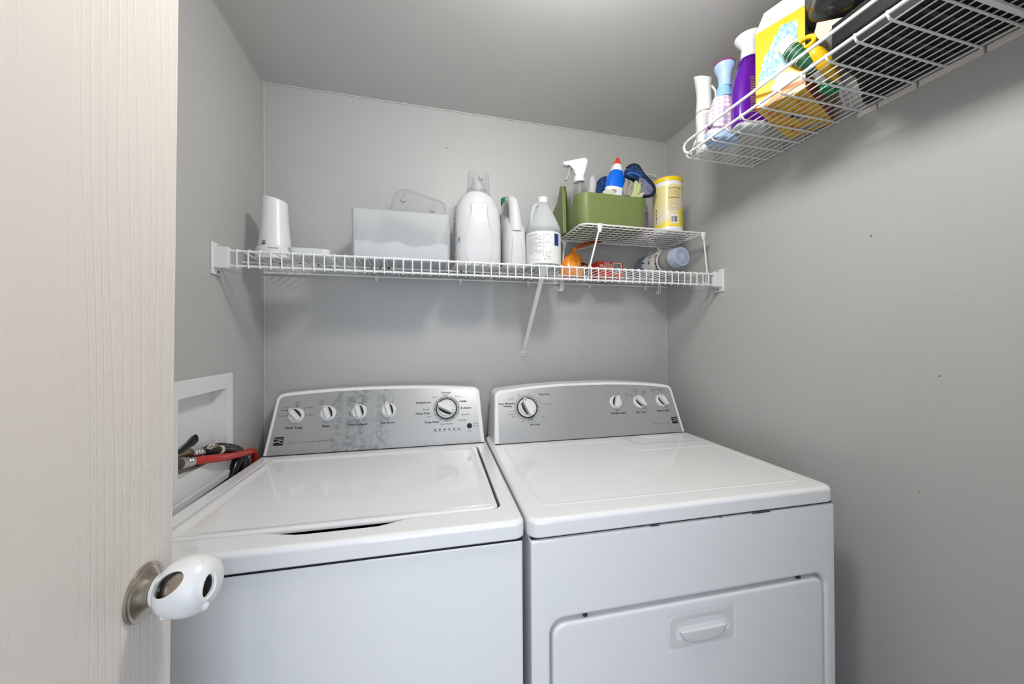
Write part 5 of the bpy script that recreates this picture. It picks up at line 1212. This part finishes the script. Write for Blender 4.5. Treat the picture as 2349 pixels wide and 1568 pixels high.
# feathery duster picture: jagged pale blue shape
random.seed(11); L = []; R_2 = []
for i in range(25):
    s = i/24; v = .060+.112*s; cu = .030+.040*s; w_ = (.022+.012*math.sin(PI*s))*(1-.35*s); L.append((cu-w_-random.uniform(0, .004), v+random.uniform(-.002, .002))); R_2.append((cu+w_+random.uniform(0, .006), v+random.uniform(-.002, .002)-.010))
m_du = mat('duster_print', '#b5dbe3', .35); vary(m_du, 120, '#6a9dab', '#b4cdd1', .4, .62)
b = NB()
for i in range(24): poly([g(*L[i]), g(*R_2[i]), g(*R_2[i+1]), g(*L[i+1])], b)
obj('duster_picture', b, m_du, t, smooth=0, label='printed pale blue feather duster')
gg2 = lambda u, v: g(u, v, .0009)
b = flat([(.045, .052), (.052, .062), (.060, .056), (.078, .050), (.084, .040), (.078, .030), (.066, .024), (.048, .020), (.036, .024), (.034, .036), (.040, .046)], gg2, NB()); obj('splash_picture', b, mat('white_splash', '#d9e6ea', .3), t, smooth=0)
b = flat([(.002, .004), (.012, .014), (.030, .022), (.036, .018), (.026, .006), (.010, .001)], gg2, NB()); obj('word_panel', b, mat('white_splash', '#eef6fa'), t, smooth=0)
g9 = lambda u, v: g(u, v, .0012); b = NB()
for u_, v_, h_ in ((.008, .007, .004), (.013, .009, .005), (.022, .011, .006), (.026, .013, .006), (.030, .015, .004)): flat([(u_, v_), (u_+.0018, v_+.001), (u_+.0030, v_+h_), (u_+.0012, v_+h_-.001)], g9, b)
stuff(obj('lettering', b, M_black, t, smooth=0))
# side face and underside prints
sd_ = (BR_-FR_).normalized(); nn_ = Vector((sd_.y, -sd_.x)); nn_ = nn_ if nn_.y < 0 else -nn_
g2 = lambda u, v: Vector((FR_.x+sd_.x*u+nn_.x*.0006, FR_.y+sd_.y*u+nn_.y*.0006, Z3+v))
m_s = mat('side_print', '#7f97a0', .5); vary(m_s, 60, '#4f7f93', '#b59a4d', .42, .6, (1, 1, .3))
b = flat([(.004, .045), (.200, .045), (.200, .180), (.004, .180)], g2, NB()); obj('side_picture', b, m_s, t, smooth=0)
b = flat([(.0, .0), (.218, .0), (.218, .040), (.0, .040)], g2, NB()); obj('side_band', b, mat('rust_card', '#a8431a', .5), t, smooth=0)
dd_ = (BL_-FL).normalized(); g3 = lambda u, v: Vector((FL.x+dd_.x*u+fd.x*v, FL.y+dd_.y*u+fd.y*v, Z3-.0005))
b = NB()
for i, (u0, v0, w_, h_) in enumerate(((.030, .012, .050, .006), (.030, .022, .060, .004), (.030, .030, .045, .004), (.100, .050, .070, .005), (.100, .060, .060, .004), (.150, .020, .050, .012), (.040, .070, .060, .006))):
    n_ = 9
    for k in range(n_):
        if (k*5+i) % 4: flat([(u0+w_*k/n_, v0), (u0+w_*(k+.7)/n_, v0), (u0+w_*(k+.7)/n_, v0+h_), (u0+w_*k/n_, v0+h_)], g3, b)
stuff(obj('underside_print', b, mat('orange_print', '#e0711c', .5), t, smooth=0))
bb = obj('barcode_panel', flat([(.185, .030), (.207, .030), (.207, .080), (.185, .080)], lambda u, v: g3(u, v)+Vector((0, 0, -.0002)), NB()), M_cw, t, smooth=0)
b = NB(); random.seed(6); v = .034
while v < .076: h_ = random.choice((.0006, .0012, .0018)); flat([(.188, v), (.204, v), (.204, v+h_), (.188, v+h_)], lambda u, w_: g3(u, w_)+Vector((0, 0, -.0004)), b); v += h_+.001
stuff(obj('barcode', b, M_black, bb, smooth=0))
b = NB()
for (u0, v0, w_, h_, a_) in ((.085, .030, .050, .008, .5), (.100, .040, .060, .006, .3)):
    ca, sa = math.cos(a_), math.sin(a_); flat([(u0+x*ca-y*sa, v0+x*sa+y*ca) for x, y in ((0, 0), (w_, 0), (w_, h_), (0, h_))], lambda u, w2: g3(u, w2)+Vector((0, 0, -.0003)), b)
obj('underside_picture', b, mat('greyblue_print', '#9aa4ad', .5), t, smooth=0)
# flaps
def flap(P, th, m_, nm, lab=None):
    P = [Vector(p) for p in P]; n_ = (P[1]-P[0]).cross(P[2]-P[1]).normalized()*th; return obj(nm, skin([P, [p+n_ for p in P]]), m_, t, smooth=0, label=lab)
zt_ = Z3+HT
flap([(FL.x, FL.y, zt_), (FR_.x, FR_.y, zt_), (FR_.x+.004, FR_.y+.002, zt_+.050), (FL.x+.010, FL.y-.016, zt_+.042)], .0006, M_cw, 'flap', 'white inside of the raised front flap')
flap([(FL.x+.004, FL.y+.001, zt_), (BL_.x-.10, BL_.y-.040, zt_), (BL_.x-.112, BL_.y-.046, zt_+.078), (FL.x+.016, FL.y+.000, zt_+.030)], .0006, mat('brown_card', '#5a4a40', .7), 'flap', 'brown far side flap')
b = NB(); pts = [g(.028+dx, HT+dz, -.0005) for dx, dz in ((0, .002), (.006, .004), (.006, .020), (.002, .018))]
obj('flap_slot', poly(pts, b), mat('slot_tan', '#b7a48c', .7), t, smooth=0)
# loose pale card sticking up behind
o = obj('pale_card', skin([[Vector(p)+Vector((0, 0, 0))*k for p in ((1.335, -.8000, 1.9050), (1.335, -.8180, 1.9050), (1.335, -.8450, 1.9140), (1.335, -.7961, 1.9450), (1.335, -.7900, 1.9260))] if k == 0 else [Vector(p)+Vector((.0015, 0, 0)) for p in ((1.335, -.8000, 1.9050), (1.335, -.8180, 1.9050), (1.335, -.8450, 1.9140), (1.335, -.7961, 1.9450), (1.335, -.7900, 1.9260))] for k in (0, 1)]), mat('cream_card', '#b5b0a4', .6), smooth=0, loc=(1.335, -.81, 1.905))
# scrub brush
t = thing('scrub_brush', 'white scrub brush with green striped grip and green bristles by the yellow carton', 'brush', (1.43, -.775, Z3))
BP = [(1.3100, -.7420, 1.9340), (1.3220, -.7565, 1.9080), (1.3450, -.7740, 1.8730), (1.3820, -.7700, 1.8540), (1.4020, -.7660, 1.8500)]
#BRUSHPTS
obj('handle', tube(BP, .012, 18, smooth=8, radii=[.0150, .0150, .0120, .0095, .0110]), M_plast, t, smooth=60)
P = spl(BP, 8); P2 = P[5:20]; rr_ = [.0165-.0003*i for i in range(15)]
obj('grip_sleeve', tube(P2, .016, 18, radii=[.0155, .0165, .0172, .0172, .0170, .0166, .0160, .0156, .0152, .0148, .0144, .0140, .0136, .0132, .0126]), mat('green_rubber', '#14502f', .5), t, label='dark green grip sleeve')
b = NB()
for i in range(1, 14, 2):
    p, q = P2[i], P2[i+1] if i < 14 else P2[i]; tv = (P2[min(i+1, 14)]-P2[i-1]).normalized(); u_ = tv.orthogonal().normalized(); s_ = tv.cross(u_); r_ = [.0155, .0165, .0172, .0172, .0170, .0166, .0160, .0156, .0152, .0148, .0144, .0140, .0136, .0132, .0126][i]+.0002
    tube([p+(u_*math.cos(2*PI*k/20)+s_*math.sin(2*PI*k/20))*r_ for k in range(20)], .0008, 5, bm=b, closed=True)
stuff(obj('grip_stripes', b, M_plast, t))
hc = Vector(BP[-1])
obj('handle_tip', sph(Vector(BP[0])+Vector((.002, -.001, -.003)), .0148, (1, 1, 1.1)), M_plast, t)
obj('brush_head', sph(hc+Vector((.012, -.002, -.003)), .018, (1.5, .9, .55), 18, 12, rot=Matrix.Rotation(R(12), 3, 'Y')), M_plast, t)
b = NB(); random.seed(9)
for i in range(170):
    a, r_ = random.uniform(0, 6.28), math.sqrt(random.random()); p = hc+Vector((.010+.024*r_*math.cos(a), -.002+.012*r_*math.sin(a), -.006)); q = p+Vector((random.uniform(-.004, .004), random.uniform(-.004, .002), -.0145))
    cyl(p, q, .0015, n=4, bm=b)
stuff(obj('bristles', b, mat('green_bristle', '#1a9a5c', .6), t))
# yellow duster handle with white fork
t = thing('duster_wand', 'yellow duster wand with ring end and white fork prongs', 'duster', (1.36, -.79, Z3))
YP = [(1.3350, -.7770, 1.9040), (1.3440, -.7850, 1.8880), (1.3620, -.7930, 1.8640), (1.3860, -.7900, 1.8520), (1.4080, -.7820, 1.8460)]
#YELPTS
M_ye = mat('yellow_handle', '#e2b012', .28)
obj('handle', tube(YP, .012, 18, smooth=8, radii=[.0060, .0150, .0160, .0110, .0085]), M_ye, t, smooth=60)
rc = Vector(YP[0])+Vector((-.004, .002, .013)); u_, s_ = Vector((.55, -.80, .2)).normalized(), Vector((.2, -.1, .95)); s_ = (s_-u_*s_.dot(u_)).normalized()
obj('ring', tube([rc+u_*.0155*math.cos(2*PI*i/28)+s_*.0112*math.sin(2*PI*i/28) for i in range(28)], .0052, 10, closed=True), M_ye, t)
#FORK
fk = [Vector(YP[-1]), Vector((1.4300, -.7740, 1.8420)), Vector((1.4450, -.7690, 1.8395))]
obj('fork', tube(fk, .006, 12, smooth=4), M_plast, t)
for s_ in (-1, 1):
    obj('fork_prong', tube([fk[-1], Vector((1.4600, -.7640+s_*.006, 1.8370)), Vector((1.5000, -.7460+s_*.007, 1.8345)), Vector((1.5350, -.7280+s_*.006, 1.8340))], .0030, 8, smooth=5), M_plast, t)
# dark storage bin and handheld vacuum
t = thing('black_bin', 'black plastic bin filling the near end of the upper shelf', 'bin', (1.43, -1.15, Z3))
M_bp = mat('smoky_black', '#0b0b0c', .5, spec=.25)
pts0 = [(1.3230, -.8330), (1.4300, -.8080), (1.5500, -.7480), (1.5520, -1.50), (1.3200, -1.50)]
cn_ = Vector((1.435, -1.15)); 
def br_(s, z): return [Vector((cn_.x+(p[0]-cn_.x)*s, cn_.y+(p[1]-cn_.y)*s, Z3+z)) for p in pts0]
obj('bin_body', skin([br_(.985, 0), br_(1, .004), br_(1.0, .070), br_(1.0, .074), br_(.98, .074), br_(.97, .02)]), M_bp, t, smooth=30)
b = NB()
for i in range(12): box(1.335, 1.545, -.86-.052*i, -.852-.052*i, Z3-.0012, Z3+.001, bm=b)
stuff(obj('bin_base_ribs', b, mat('black_rib', '#1a1b1e', .5), t))
t = thing('handheld_vacuum', 'glossy black rounded handheld vacuum lying on the black bin', 'vacuum', (1.385, -.985, Z3+.074))
vc = Vector((1.385, -.985, 1.988))
obj('body', sph(vc, 1, (.092, .238, .085), 40, 24), mat('gloss_black', '#1d1e21', .12), t, smooth=80)
b = cyl((1.375, -.800, 2.000), (1.352, -.783, 1.980), .0090, n=24); obj('vent_hole', b, mat('black_print', '#1d1d1f'), t)
tag(D.objects['pale_card'], 'pale cream card standing between the yellow carton and the black bin', 'card')
